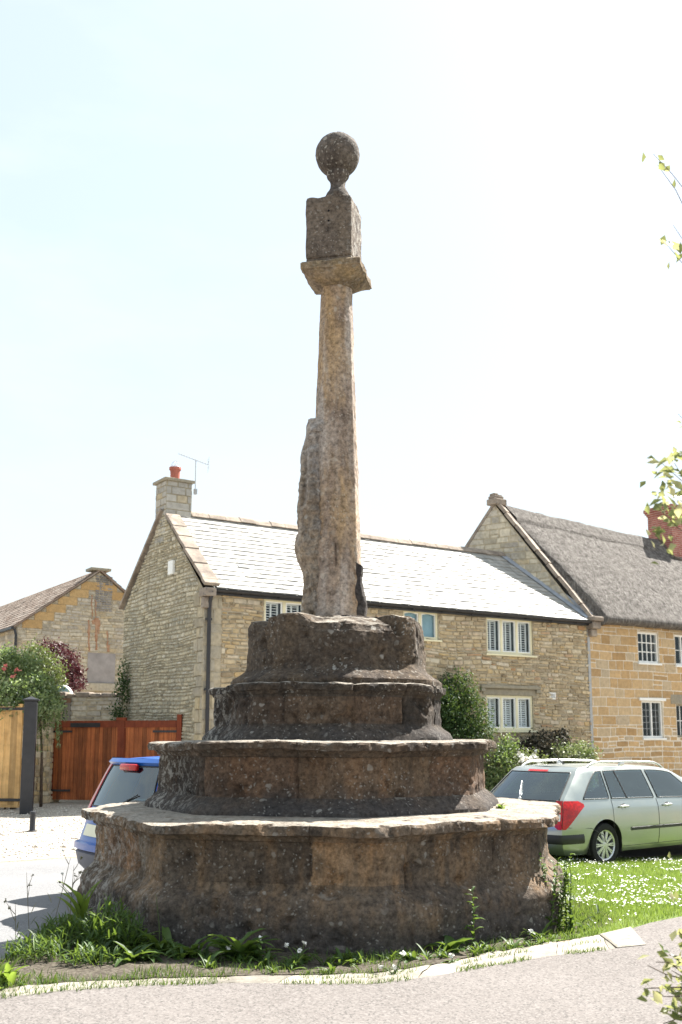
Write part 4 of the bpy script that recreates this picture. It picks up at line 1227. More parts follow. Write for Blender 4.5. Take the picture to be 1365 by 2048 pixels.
for x0_, x1_ in ((.02, .62), (gL - .72, gL - .12)):
    for z in (.28, gt - .28): MB().bevbox(x0_, x1_, -.034, -.0235, z, z + .05, .003).build('gate_hinge', MAT['blackmetal'], gate)
mb = MB(); mb.bevbox(gL * .555 - .20, gL * .555 + .06, -.052, -.036, 1.05, 1.09, .004); mb.lathe([(.03, 0), (.032, .012), (.02, .02)], (0, 0, 0), 16, Matrix.Translation((gL * .555 - .17, -.036, 1.07)) @ Matrix.Rotation(PI / 2, 4, 'X')); mb.build('latch', MAT['blackmetal'], gate)
na, nb2 = (140 - 93) / (372 - 93) * gL, (203 - 93) / (372 - 93) * gL
MB().bevbox(na, nb2, -.045, -.0225, gt - .155, gt - .055, .004).build('name_board', MAT['blackmetal'], gate)

# stone pier under the hanging creeper
pp = on_ground(80, 1606, .03)
pier = thing('gate_pier', 'squat rubble stone pier between the black post and the red gate', 'pier', (pp.x, pp.y + .25, 0), gang)
mb = MB(); ph = at(80, 1420, pp.y).z
mb.box(-.30, .145, 0, .5, -.3, ph, mi=1)
stones(mb, [(-.30, -.3), (.145, -.3), (.145, ph), (-.30, ph)], [], (.10, .2), (.14, .36), .02, .03, .012, rng, ID, .1, .03, None, 0)
rs = lambda v, y, z: Vector((.145 - y, v, z))
stones(mb, [(0, -.3), (.5, -.3), (.5, ph), (0, ph)], [], (.10, .2), (.14, .36), .02, .03, .012, rng, rs, .1, .03, None, 0)
mb.build('stonework', [MAT['rubble'], MAT['mortar']], pier)
MB().bevbox(-.34, .18, -.05, .55, ph, ph + .09, .03).build('cap_stone', MAT['coping'], pier)

# black metal post with a pointed cap
bp0 = on_ground(53, 1628, .0)
post = thing('gate_post', 'tall black square metal post with a shallow pointed cap', 'post', (bp0.x, bp0.y, gz(bp0.x, bp0.y)), rad(12))
ph = at(58, 1402, bp0.y).z
w = .128
MB().bevbox(-w, w, -w, w, -.2, ph, .012).build('shaft', MAT['blackmetal'], post)
mb = MB(); mb.bevbox(-w - .035, w + .035, -w - .035, w + .035, ph + .001, ph + .035, .008)
q = w + .02; mb.add([(-q, -q, ph + .035), (q, -q, ph + .035), (q, q, ph + .035), (-q, q, ph + .035), (0, 0, ph + .10)], [(0, 1, 4), (1, 2, 4), (2, 3, 4), (3, 0, 4)])
mb.build('cap', MAT['blackmetal'], post)
# the honey coloured gate hung on that post, open towards the street
hp = on_ground(35, 1616, .05)
lg = thing('wooden_gate', 'honey coloured boarded gate on black strap hinges at the left edge', 'gate', (hp.x + .03, hp.y, 0), PI - rad(8))
lt = at(38, 1408, hp.y).z
mb = MB(); boards(mb, .10, 2.4, .12, lt - .16, -.02, .02, .15, rng); pan = mb.build('leaf', MAT['lightwood'], lg)
mb = MB(); mb.box(0, .10, -.035, .035, .06, lt, tint=.6); mb.box(.10, 2.4, -.026, .033, lt - .16, lt - .055, tint=.5); mb.box(.10, 2.4, -.026, .033, .06, .118, tint=.4)
mb.build('rail', MAT['lightwood'], pan)
for z in (lt - .135, .19): MB().bevbox(-.16, 1.6, -.010, .0455, z, z + .062, .004).build('strap_hinge', MAT['blackmetal'], lg)
# short bollard
bo = on_ground(65, 1659, -.0)
bol = thing('bollard', 'small black metal stump standing in the pale gravel', 'bollard', (bo.x, bo.y, gz(bo.x, bo.y)))
mb = MB(); mb.lathe([(.052, -.1), (.052, .02), (.048, .03), (.048, .28), (.055, .285), (.055, .31), (.05, .335), (.03, .345)], (0, 0, 0), 20)
mb.build('stump', MAT['blackmetal'], bol, True, angle=40)
MB().lathe([(.09, 0), (.09, .012), (.06, .02)], (0, 0, 0), 20).build('base_plate', MAT['blackmetal'], bol, True, angle=40)

# ================================================================== CARS
def pchip(xs, ys, x):
    return np.interp(x, xs, ys)

class Car:
    """lofted body: rows run from the sill up to the roof centre line, stations from tail to nose"""
    def __init__(s, L, rows, xr, xf, zfun, wfun, bulge, corner=.25):
        s.L = L; s.T = rows; s.xr = xr; s.xf = xf; s.z = zfun; s.w = wfun; s.bulge = bulge; s.corner = corner
    def cr(s, vals, t):
        """Catmull-Rom over the row index"""
        n = len(vals) - 1; i = min(int(t), n - 1); f = t - i
        p0 = vals[max(i - 1, 0)]; p1 = vals[i]; p2 = vals[i + 1]; p3 = vals[min(i + 2, n)]
        m1, m2 = (p2 - p0) / 2, (p3 - p1) / 2
        d = p2 - p1
        if d == 0: m1 = m2 = 0
        else:
            if m1 / d < 0: m1 = 0
            if m2 / d < 0: m2 = 0
            m1 = max(min(m1, 3 * d), 3 * d) if abs(m1) > abs(3 * d) else m1
            m2 = 3 * d if abs(m2) > abs(3 * d) else m2
        f2, f3 = f * f, f * f * f
        return (2 * f3 - 3 * f2 + 1) * p1 + (f3 - 2 * f2 + f) * m1 + (-2 * f3 + 3 * f2) * p2 + (f3 - f2) * m2
    def x_of(s, sg, t):
        a = s.cr(s.xr, t); b = s.cr(s.xf, t); return a + (b - a) * sg
    def zw(s, x, t):
        zs_ = [f(x) for f in s.z]; ws = [f(x) for f in s.w]
        return s.cr(zs_, t), s.cr(ws, t)
    def side(s, sg, t, sign=1, out=0.0):
        x = s.x_of(sg, t); z, w = s.zw(x, t)
        xr = s.cr(s.xr, t); xf = s.cr(s.xf, t)
        k = max(0, 1 - (x - xr) / s.corner); k2 = max(0, 1 - (xf - x) / .5)
        w = w * (1 - .055 * k * k - .16 * k2 * k2)
        p = Vector((x, sign * w, z))
        if out:
            e = 1e-3
            a = s.side(min(1, sg + e), t, sign) - s.side(max(0, sg - e), t, sign); b = s.side(sg, min(len(s.T) - 1.001, t + .02), sign) - s.side(sg, max(0, t - .02), sign)
            n = a.cross(b).normalized()
            if n.y * sign < 0 and abs(n.y) > .05: n = -n
            if abs(n.y) <= .05 and n.z < 0: n = -n
            p = p + n * out
        return p
    def cap(s, q, t, rear=True, out=0.0):
        sg = 0.0 if rear else 1.0
        e = s.side(sg, t, 1); w = e.y
        b = s.bulge * min(1, max(.0, w / .6)) * (1 if t < 4.6 else max(0, (6.6 - t) / 2))
        x = e.x + (-1 if rear else 1.6) * b * (1 - abs(q) ** 2.6)
        p = Vector((x, q * w, e.z))
        if out:
            e_ = .02
            a = s.cap(q + e_, t, rear) - s.cap(q - e_, t, rear); c_ = s.cap(q, min(len(s.T) - 1.001, t + .03), rear) - s.cap(q, max(0, t - .03), rear)
            n = a.cross(c_).normalized()
            if (n.x > 0) == rear: n = -n
            p = p + n * out
        return p

def build_car(name, car, mats, loc, ang, label, wheels, wr, glass_side, glass_rear, lamps, extra, seatmat='seat', NS=150, NTT=56, tyre_w=.20, detail=True, lowtrim=None):
    root = thing(name, label, 'car', loc, ang)
    nt = len(car.T) - 1
    ts = [nt * i / NTT for i in range(NTT + 1)]
    ss = [i / NS for i in range(NS + 1)]
    Ra = wr + .055
    zw_ = wr
    def inglass(sg, t):
        for g in glass_side:
            lo, hi = g['s'](t)
            if g['t'][0] < t < g['t'][1] and lo < sg < hi: return True
        return False
    mb = MB()
    for sign in (1, -1):
        pts = [[car.side(sg, t, sign) for sg in ss] for t in ts]
        keep = [[True] * (NS + 1) for _ in ts]
        for i in range(len(ts)):
            for j in range(NS + 1):
                p = pts[i][j]
                for xw in wheels:
                    d = math.hypot(p.x - xw, p.z - zw_)
                    if d < Ra and p.z < zw_ + Ra: keep[i][j] = False
        for i in range(len(ts)):          # pull the arch rim onto a true circle
            for j in range(NS + 1):
                if keep[i][j]: continue
                nb_ = any(0 <= i + a < len(ts) and 0 <= j + b <= NS and keep[i + a][j + b] for a in (-1, 0, 1) for b in (-1, 0, 1))
                if nb_:
                    p = pts[i][j]
                    xw = min(wheels, key=lambda w_: abs(w_ - p.x)); d = max(1e-4, math.hypot(p.x - xw, p.z - zw_))
                    pts[i][j] = Vector((xw + (p.x - xw) * Ra / d, p.y, zw_ + (p.z - zw_) * Ra / d)); keep[i][j] = None
        b0 = len(mb.v)
        for r in pts: mb.v.extend([tuple(p) for p in r])
        for i in range(len(ts) - 1):
            for j in range(NS):
                if any(keep[a][b] is False for a in (i, i + 1) for b in (j, j + 1)): continue
                if all(keep[a][b] is None for a in (i, i + 1) for b in (j, j + 1)): continue
                tm, sm = (ts[i] + ts[i + 1]) / 2, (ss[j] + ss[j + 1]) / 2
                if inglass(sm, tm): continue
                q = (b0 + i * (NS + 1) + j, b0 + i * (NS + 1) + j + 1, b0 + (i + 1) * (NS + 1) + j + 1, b0 + (i + 1) * (NS + 1) + j)
                mb.f.append(q if sign < 0 else q[::-1]); mb.t.append(.5); mb.m.append(0)
    qs = [-1 + 2 * i / 60 for i in range(61)]
    for rear in (True, False):
        g = [[car.cap(q, t, rear) for q in qs] for t in ts]
        b0 = len(mb.v)
        for r in g: mb.v.extend([tuple(p) for p in r])
        for i in range(len(ts) - 1):
            for j in range(60):
                tm, qm = (ts[i] + ts[i + 1]) / 2, (qs[j] + qs[j + 1]) / 2
                if rear and glass_rear['t'][0] < tm < glass_rear['t'][1] and abs(qm) < glass_rear['q'](tm) - .01: continue
                q = (b0 + i * 61 + j, b0 + i * 61 + j + 1, b0 + (i + 1) * 61 + j + 1, b0 + (i + 1) * 61 + j)
                mb.f.append(q if not rear else q[::-1]); mb.t.append(.5); mb.m.append(0)
    # floor pan
    fl = [car.side(sg, 0, 1) for sg in ss[::5]]
    mb.grid([[p for p in fl], [Vector((p.x, -p.y, p.z)) for p in fl]], mi=1)
    bm_ = mb
    body = bm_.build('body', [MAT[mats['paint']], MAT['trim']], root, smooth=True, angle=38, fix=False)
    # wheel wells
    for xw in wheels:
        for sign in (1, -1):
            mb = MB()
            y1 = car.zw(xw, 1.5)[1]
            rows = []
            for k_, yy in enumerate((y1 - .008, y1 - .25)):
                rows.append([Vector((xw + Ra * math.cos(a), sign * yy, zw_ + Ra * math.sin(a))) for a in np.linspace(-.35, PI + .35, 28)])
            mb.grid(rows)
            mb.add([Vector((xw, sign * (y1 - .25), zw_))] + rows[1], [(0, i + 1, i + 2) for i in range(27)])
            mb.build('wheel_arch', MAT['trim'], root)
    # glass
    for g in glass_side:
        for sign in (1, -1):
            rows = []
            for i in range(13):
                t = g['t'][0] - .03 + (g['t'][1] - g['t'][0] + .06) * i / 12
                lo, hi = g['s'](min(max(t, g['t'][0]), g['t'][1]))
                rows.append([car.side(lo - .003 + (hi - lo + .006) * j / 20, t, sign, .004) for j in range(21)])
            o = MB().grid(rows).build('side_window', MAT['carglass'], root, True)
    rows = []
    for i in range(15):
        t = glass_rear['t'][0] - .03 + (glass_rear['t'][1] - glass_rear['t'][0] + .06) * i / 14
        qm = glass_rear['q'](min(max(t, glass_rear['t'][0]), glass_rear['t'][1])) + .012
        rows.append([car.cap(-qm + 2 * qm * j / 24, t, True, .004) for j in range(25)])
    MB().grid(rows).build('rear_window', MAT['carglass'], root, True)
    # window surround
    def edge_tube(pts, r, nm, mat):
        MB().tube(pts, r, 6).build(nm, MAT[mat], root, True)
    pts = []
    t0, t1 = glass_rear['t'][0] - .03, glass_rear['t'][1] + .03
    for q in np.linspace(-1, 1, 20): pts.append(car.cap(q * (glass_rear['q'](glass_rear['t'][0]) + .012), t0, True, .004))
    for t in np.linspace(t0, t1, 14)[1:]: pts.append(car.cap(glass_rear['q'](min(max(t, glass_rear['t'][0]), glass_rear['t'][1])) + .012, t, True, .004))
    for q in np.linspace(1, -1, 20)[1:]: pts.append(car.cap(q * (glass_rear['q'](glass_rear['t'][1]) + .012), t1, True, .004))
    for t in np.linspace(t1, t0, 14)[1:]: pts.append(car.cap(-glass_rear['q'](min(max(t, glass_rear['t'][0]), glass_rear['t'][1])) - .012, t, True, .004))
    edge_tube(pts, .009, 'rear_window_seal', 'trim')
    for g in glass_side:
        for sign in (1, -1):
            a, b = g['t'][0] - .03, g['t'][1] + .03
            cl = lambda t: min(max(t, g['t'][0]), g['t'][1])
            pts = [car.side(g['s'](cl(a))[0] - .003 + (g['s'](cl(a))[1] - g['s'](cl(a))[0] + .006) * f, a, sign, .003) for f in np.linspace(0, 1, 12)]
            pts += [car.side(g['s'](cl(t))[1] + .003, t, sign, .003) for t in np.linspace(a, b, 10)[1:]]
            pts += [car.side(g['s'](cl(b))[1] + .003 - (g['s'](cl(b))[1] - g['s'](cl(b))[0] + .006) * f, b, sign, .003) for f in np.linspace(0, 1, 12)[1:]]
            pts += [car.side(g['s'](cl(t))[0] - .003, t, sign, .003) for t in np.linspace(b, a, 10)[1:]]
            edge_tube(pts, .008, 'window_seal', 'trim')
    # cabin
    x0 = car.x_of(0, 3) + .35; x1 = car.L * .72
    mb = MB()
    wi = car.zw(car.L * .4, 4)[1] - .10
    mb.box(x0, x1, -wi, wi, .30, .62); mb.box(x1 - .35, x1 + .1, -wi, wi, .6, .88)
    mb.build('cabin_floor', MAT['dark'], root)
    for xs_, zt_ in ((car.L * .36, 1.0), (car.L * .56, 1.02)):
        for y in (-.38, .38):
            M = Matrix.Translation((xs_, y, .58)) @ Matrix.Rotation(rad(-12), 4, 'Y')
            m = MB(); m.bevbox(-.08, .08, -.25, .25, 0, zt_ - .55, .06, M); m.bevbox(-.055, .055, -.12, .12, zt_ - .52, zt_ - .30, .045, M)
            m.build('seat', MAT[seatmat], root, True, angle=60)
    # wheels
    for xw in wheels:
        for sign in (1, -1):
            yo = car.zw(xw, 1.6)[1] - .012
            Mx = Matrix.Translation((xw, sign * yo, zw_)) @ Matrix.Rotation(-sign * PI / 2, 4, 'X')   # local +z points outwards
            tw = tyre_w
            pr = [(wr * .66, -tw), (wr * .80, -tw), (wr * .95, -tw * .96), (wr * .995, -tw * .8), (wr, -tw * .5), (wr * .995, -tw * .2), (wr * .955, -.008), (wr * .83, .004), (wr * .70, -.004), (wr * .665, -.012)]
            w_ = MB().lathe(pr, (0, 0, 0), 48, Mx, cap=False).build('wheel', MAT['tyre'], root, True, angle=40)
            m = MB()
            m.lathe([(wr * .60, -.10), (wr * .62, -.02), (wr * .675, -.008), (wr * .685, -.016), (wr * .67, -.10)], (0, 0, 0), 48, Mx, cap=False)
            m.lathe([(wr * .17, -.06), (wr * .17, -.022), (wr * .13, -.012), (.004, -.010)], (0, 0, 0), 24, Mx, cap=False)
            nsp = 10
            for k_ in range(nsp):
                a = 2 * PI * k_ / nsp
                for da in (-.085, .085):
                    R_ = Mx @ Matrix.Rotation(a + da, 4, 'Z')
                    m.add([R_ @ Vector(p) for p in ((wr * .13, -.016, -.028), (wr * .13, .016, -.028), (wr * .13, .010, -.016), (wr * .13, -.010, -.016), (wr * .64, -.012, -.030), (wr * .64, .012, -.030), (wr * .64, .008, -.018), (wr * .64, -.008, -.018))],
                          [(0, 1, 5, 4), (3, 2, 6, 7), (0, 3, 7, 4), (1, 2, 6, 5), (4, 5, 6, 7)])
            m.build('rim', MAT['alloy'], w_, True, angle=35)
            MB().lathe([(.01, -.07), (wr * .5, -.07), (wr * .5, -.09)], (0, 0, 0), 24, Mx, cap=False).build('brake_disc', MAT['bumpergrey'], w_)
    for l in lamps:
        for sign in (1, -1):
            m = MB()
            if 'q' in l:
                rows = []
                for i in range(13):
                    t = l['t'][0] + (l['t'][1] - l['t'][0]) * i / 12
                    qa, qb = l['q'](t)
                    rows.append([car.cap(sign * (qa + (qb - qa) * j / 10), t, True, l['out']) for j in range(11)])
                m.grid(rows)
                # edge skirt
                lo = [r[0] for r in rows]; m.grid([lo, [car.cap(sign * l['q'](l['t'][0] + (l['t'][1] - l['t'][0]) * i / 12)[0], l['t'][0] + (l['t'][1] - l['t'][0]) * i / 12, True, -.01) for i in range(13)]])
            if 's' in l:
                rows = []
                for i in range(13):
                    t = l['t'][0] + (l['t'][1] - l['t'][0]) * i / 12
                    sa, sb = l['s'](t)
                    rows.append([car.side(sa + (sb - sa) * j / 10, t, sign, l['out']) for j in range(11)])
                m.grid(rows)
                hi = [r[-1] for r in rows]; m.grid([hi, [car.side(l['s'](l['t'][0] + (l['t'][1] - l['t'][0]) * i / 12)[1], l['t'][0] + (l['t'][1] - l['t'][0]) * i / 12, sign, -.01) for i in range(13)]])
            m.build(l['name'], MAT[l['mat']], root, True, angle=40, fix=False)
    extra(root, car)
    return root

def strip_side(car, s0, s1, t, h, out, name, mat, parent, signs=(1, -1)):
    for sign in signs:
        rows = []
        for dt, o in ((-h, 0), (-h * .8, out), (h * .8, out), (h, 0)):
            rows.append([car.side(s0 + (s1 - s0) * j / 24, t + dt, sign, o + .001) for j in range(25)])
        MB().grid(rows).build(name, MAT[mat], parent, True, angle=40)

def seam(car, pts, sign, parent, r=.0045):
    MB().tube([car.side(a, b, sign, .0) for a, b in pts], r, 5).build('door_seam', MAT['trim'], parent)

# ---- silver estate
P_ = lambda xs, ys: (lambda x: float(np.interp(x, xs, ys)))
def smooth_fn(xs, ys):
    def f(x):
        # cubic Hermite through the samples
        n = len(xs)
        if x <= xs[0]: return ys[0]
        if x >= xs[-1]: return ys[-1]
        i = max(j for j in range(n - 1) if xs[j] <= x)
        h = xs[i + 1] - xs[i]; t = (x - xs[i]) / h
        sl = lambda a, b: (ys[b] - ys[a]) / (xs[b] - xs[a])
        m0 = sl(max(i - 1, 0), min(i + 1, n - 1)); m1 = sl(i, min(i + 2, n - 1))
        t2, t3 = t * t, t ** 3
        return (2 * t3 - 3 * t2 + 1) * ys[i] + (t3 - 2 * t2 + t) * h * m0 + (-2 * t3 + 3 * t2) * ys[i + 1] + (t3 - t2) * h * m1
    return f
LA = 4.72
bz = smooth_fn([0, .8, 2.0, 3.2, 3.55, 4.2, 4.72], [.955, .945, .925, .90, .895, .83, .72])
top5 = smooth_fn([.3, .55, 1.2, 2.0, 2.7, 3.1, 3.55, 3.75, 4.3, 4.72], [1.345, 1.365, 1.385, 1.385, 1.345, 1.215, .985, .935, .865, .745])
top6 = smooth_fn([.3, .55, 1.2, 2.0, 2.7, 3.1, 3.55, 3.75, 4.3, 4.72], [1.395, 1.415, 1.435, 1.43, 1.385, 1.245, 1.0, .945, .875, .75])
top7 = smooth_fn([.3, .55, 1.2, 2.0, 2.7, 3.1, 3.55, 3.75, 4.3, 4.72], [1.415, 1.435, 1.455, 1.45, 1.405, 1.265, 1.02, .96, .89, .76])
estate = Car(LA, ['sill', 'lower', 'mid', 'waist', 'belt', 'edge', 'shoulder', 'crown'],
    [.16, .05, .0, .04, .10, .56, .66, .64], [4.60, 4.70, 4.72, 4.70, 4.68, 4.66, 4.66, 4.66],
    [P_([0, 5], [.20, .20]), P_([0, 5], [.32, .32]), P_([0, 5], [.56, .56]), P_([0, 3.5, 4.72], [.78, .76, .66]), bz, top5, top6, top7],
    [smooth_fn([0, 1, 4, 4.72], [.76, .80, .80, .72]), smooth_fn([0, 1, 4, 4.72], [.83, .86, .86, .78]), smooth_fn([0, 1, 4, 4.72], [.865, .888, .888, .80]), smooth_fn([0, 1, 4, 4.72], [.855, .882, .88, .78]),
     smooth_fn([0, 1, 3.4, 4.2, 4.72], [.81, .845, .85, .81, .72]), smooth_fn([.3, 1, 2.5, 3.1, 3.6, 4.72], [.67, .675, .64, .67, .75, .66]), smooth_fn([.3, 1, 2.5, 3.1, 3.6, 4.72], [.59, .60, .56, .60, .66, .58]), P_([0, 5], [0, 0])], .13, .30)
def sx_(x, t): # station of a given x on row t
    a = estate.cr(estate.xr, t); b = estate.cr(estate.xf, t); return (x - a) / (b - a)
def gs(f0, f1): return lambda t: (sx_(f0((t - 4.1) / .8), t), sx_(f1((t - 4.1) / .8), t))
TB, TT = 4.12, 4.90
estate_glass = [
    dict(t=(TB, TT), s=gs(lambda k_: .50 + .42 * k_ ** 1.2, lambda k_: 1.03 + .0 * k_)),
    dict(t=(TB, TT), s=gs(lambda k_: 1.12, lambda k_: 1.44 - .10 * k_)),
    dict(t=(TB, TT), s=gs(lambda k_: 1.48 - .10 * k_, lambda k_: 2.10 - .05 * k_)),
    dict(t=(TB, TT), s=gs(lambda k_: 2.22 - .05 * k_, lambda k_: 3.42 - .62 * k_ ** 1.1)),
]
erg = dict(t=(4.06, 4.90), q=lambda t: .91 - .03 * (t - 4.06))
def estate_extra(root, car):
    # roof rails
    for sign in (1, -1):
        pts = []
        for i in range(26):
            f = i / 25; x = .78 + 1.95 * f
            z, w = car.zw(x, 5.9)
            lift = .075 * min(1, min(f, 1 - f) * 9) ** .6
            pts.append(Vector((x, sign * (w + .01), z - .012 + lift)))
        m = MB().tube(pts, .017, 8)
        for f in (.45,):
            x = .78 + 1.95 * f; z, w = car.zw(x, 5.9); m.bevbox(x - .06, x + .06, sign * (w + .01) - .014, sign * (w + .01) + .014, z - .02, z + .06, .006)
        m.build('roof_rail', MAT['steel'], root, True, angle=60)
    # high brake light, wiper, spoiler lip
    rows = [[car.cap(q, t, True, .012) for q in np.linspace(-.30, .30, 12)] for t in (4.955, 5.07)]
    MB().grid(rows).build('brake_light', MAT['redlamp'], root, True)
    m = MB()
    a = car.cap(-.10, 4.02, True, .018); b = car.cap(.20, 4.60, True, .016)
    m.tube([a, a + (b - a) * .3 + Vector((-.02, 0, 0)), b], [.012, .010, .006], 8)
    m.lathe([(.028, 0), (.03, .02), (.01, .03)], (0, 0, 0), 12, Matrix.Translation(a) @ Matrix.Rotation(rad(-80), 4, 'Y'))
    m.build('rear_wiper', MAT['steel'], root, True)
    # bumper guards at each corner, plate
    for sign in (1, -1):
        m = MB()
        rows = []
        for t in np.linspace(1.22, 1.75, 5):
            o = .016 if 1.25 < t < 1.7 else .0
            r = [car.cap(sign * q, t, True, o) for q in np.linspace(.45, 1, 10)] + [car.side(sg, t, sign, o) for sg in np.linspace(.004, .085, 8)]
            rows.append(r)
        m.grid(rows).build('bumper_guard', MAT['trim'], root, True, angle=50)
        seam(car, [(.195, .6), (.175, 1.6), (.12, 2.05), (.03, 2.15), (.002, 2.2)], sign, root)
        for x0, k in ((1.08, 0), (2.16, 0)):
            pts = [(sx_(x0 + (.16 if x0 < 2 and t < 2 else 0) * (1 - t / 2), t), t) for t in np.linspace(.7, 4.05, 14)]
            seam(car, pts, sign, root)
        seam(car, [(sx_(x, .72), .72) for x in np.linspace(1.32, 3.35, 10)], sign, root)
        pts = [(sx_(3.40 - .06 * t, t), t) for t in np.linspace(.7, 4.0, 12)]
        seam(car, pts, sign, root)
        for x in (1.32, 2.38):
            p = [car.side(sx_(x + d, 3.55), 3.55, sign, o) for d, o in ((-.11, .004), (-.08, .035), (.08, .035), (.11, .004))]
            MB().tube(p, [.012, .016, .016, .012], 8).build('door_handle', MAT['steel'], root, True)
            MB().lathe([(.05, 0), (.05, .003), (.03, -.004)], (0, 0, 0), 16, Matrix.Translation(car.side(sx_(x, 3.55), 3.55, sign, .003)) @ Matrix.Rotation(-sign * PI / 2, 4, 'X')).build('handle_cup', MAT['bumpergrey'], root, True)
        # wing mirror
        m = MB(); c0 = car.side(sx_(3.28, 4.1), 4.1, sign, .0)
        M = Matrix.Translation(c0 + Vector((0, sign * .12, .06)))
        m.bevbox(-.06, .07, -.10, .10, -.065, .075, .05, M); m.bar(c0, c0 + Vector((0, sign * .08, .04)), .05, .04)
        m.build('wing_mirror', MAT['silver'], root, True, angle=60)
    strip_side(car, sx_(1.48, 1.75), sx_(3.3, 1.75), 1.83, .10, .012, 'rub_strip', 'trim', root)
    rows = [[car.cap(q, t, True, .008) for q in np.linspace(-.32, .32, 10)] for t in (2.35, 2.75)]
    MB().grid(rows).build('number_plate', MAT['plate'], root, True)
    # aerial
    z, w = car.zw(1.0, 6.9); MB().tube([(1.05, 0, z), (.95, 0, z + .06), (.80, 0, z + .20)], [.012, .006, .003], 6).build('roof_aerial', MAT['trim'], root)
lamps = [
    dict(name='tail_lamp', mat='redlamp', t=(2.05, 4.02), out=.012, q=lambda t: (.985 - .26 * math.sin(PI * min(1, max(0, (t - 1.9) / 2.4))) , 1.0), s=lambda t: (0, .012 + .085 * ((t - 2.05) / 1.97) ** .9 * (1 if t < 3.8 else 1 - .5 * (t - 3.8) / .22))),
    dict(name='reverse_lamp', mat='clearlamp', t=(2.55, 3.0), out=.017, q=lambda t: (.80, .97)),
]
ea = rad(37.5)
rw = on_ground(1212, 1690, .02)      # rear near-side wheel centre
ec = Vector((math.cos(ea), math.sin(ea), 0)); en = Vector((math.sin(ea), -math.cos(ea), 0))
XW = .90
eo = rw - ec * XW - en * .86
silver_car = build_car('estate_car', estate, dict(paint='silver'), (eo.x, eo.y, -.295), ea, 'silver green estate car with roof rails parked on the road beside the daisy lawn', (XW, XW + 2.75), .315, estate_glass, erg, lamps, estate_extra)

# ---- blue hatchback
LB = 3.78
hb = smooth_fn([0, .8, 2.0, 2.7, 3.0, 3.78], [.94, .93, .91, .90, .88, .72])
h5 = smooth_fn([.1, .3, .9, 1.6, 2.1, 2.75, 3.1, 3.78], [1.36, 1.385, 1.41, 1.40, 1.33, .97, .90, .75])
h6 = smooth_fn([.1, .3, .9, 1.6, 2.1, 2.75, 3.1, 3.78], [1.415, 1.435, 1.46, 1.45, 1.37, .985, .91, .76])
h7 = smooth_fn([.1, .3, .9, 1.6, 2.1, 2.75, 3.1, 3.78], [1.435, 1.455, 1.48, 1.47, 1.39, 1.0, .92, .77])
hatch = Car(LB, ['sill', 'lower', 'mid', 'waist', 'belt', 'edge', 'shoulder', 'crown'],
    [.14, .04, .0, .06, .10, .28, .36, .32], [3.66, 3.76, 3.78, 3.76, 3.74, 3.72, 3.72, 3.72],
    [P_([0, 5], [.20, .20]), P_([0, 5], [.30, .30]), P_([0, 5], [.52, .52]), P_([0, 3.0, 3.78], [.74, .74, .66]), hb, h5, h6, h7],
    [smooth_fn([0, 1, 3, 3.78], [.72, .75, .75, .68]), smooth_fn([0, 1, 3, 3.78], [.79, .80, .80, .72]), smooth_fn([0, 1, 3, 3.78], [.815, .825, .825, .74]), smooth_fn([0, 1, 3, 3.78], [.795, .815, .81, .72]),
     smooth_fn([0, 1, 2.8, 3.78], [.765, .785, .78, .68]), smooth_fn([.1, 1, 2.0, 2.8, 3.78], [.635, .63, .61, .68, .60]), smooth_fn([.1, 1, 2.0, 2.8, 3.78], [.56, .56, .54, .60, .5]), P_([0, 5], [0, 0])], .10, .22)
def hx(x, t):
    a = hatch.cr(hatch.xr, t); b = hatch.cr(hatch.xf, t); return (x - a) / (b - a)
def hg(f0, f1): return lambda t: (hx(f0((t - 4.1) / .8), t), hx(f1((t - 4.1) / .8), t))
hatch_glass = [dict(t=(TB, TT), s=hg(lambda k_: .62 + .15 * k_, lambda k_: 1.45 - .02 * k_)), dict(t=(TB, TT), s=hg(lambda k_: 1.55 - .02 * k_, lambda k_: 2.62 - .52 * k_))]
hrg = dict(t=(4.05, 4.93), q=lambda t: .81 - .03 * (t - 4.05))
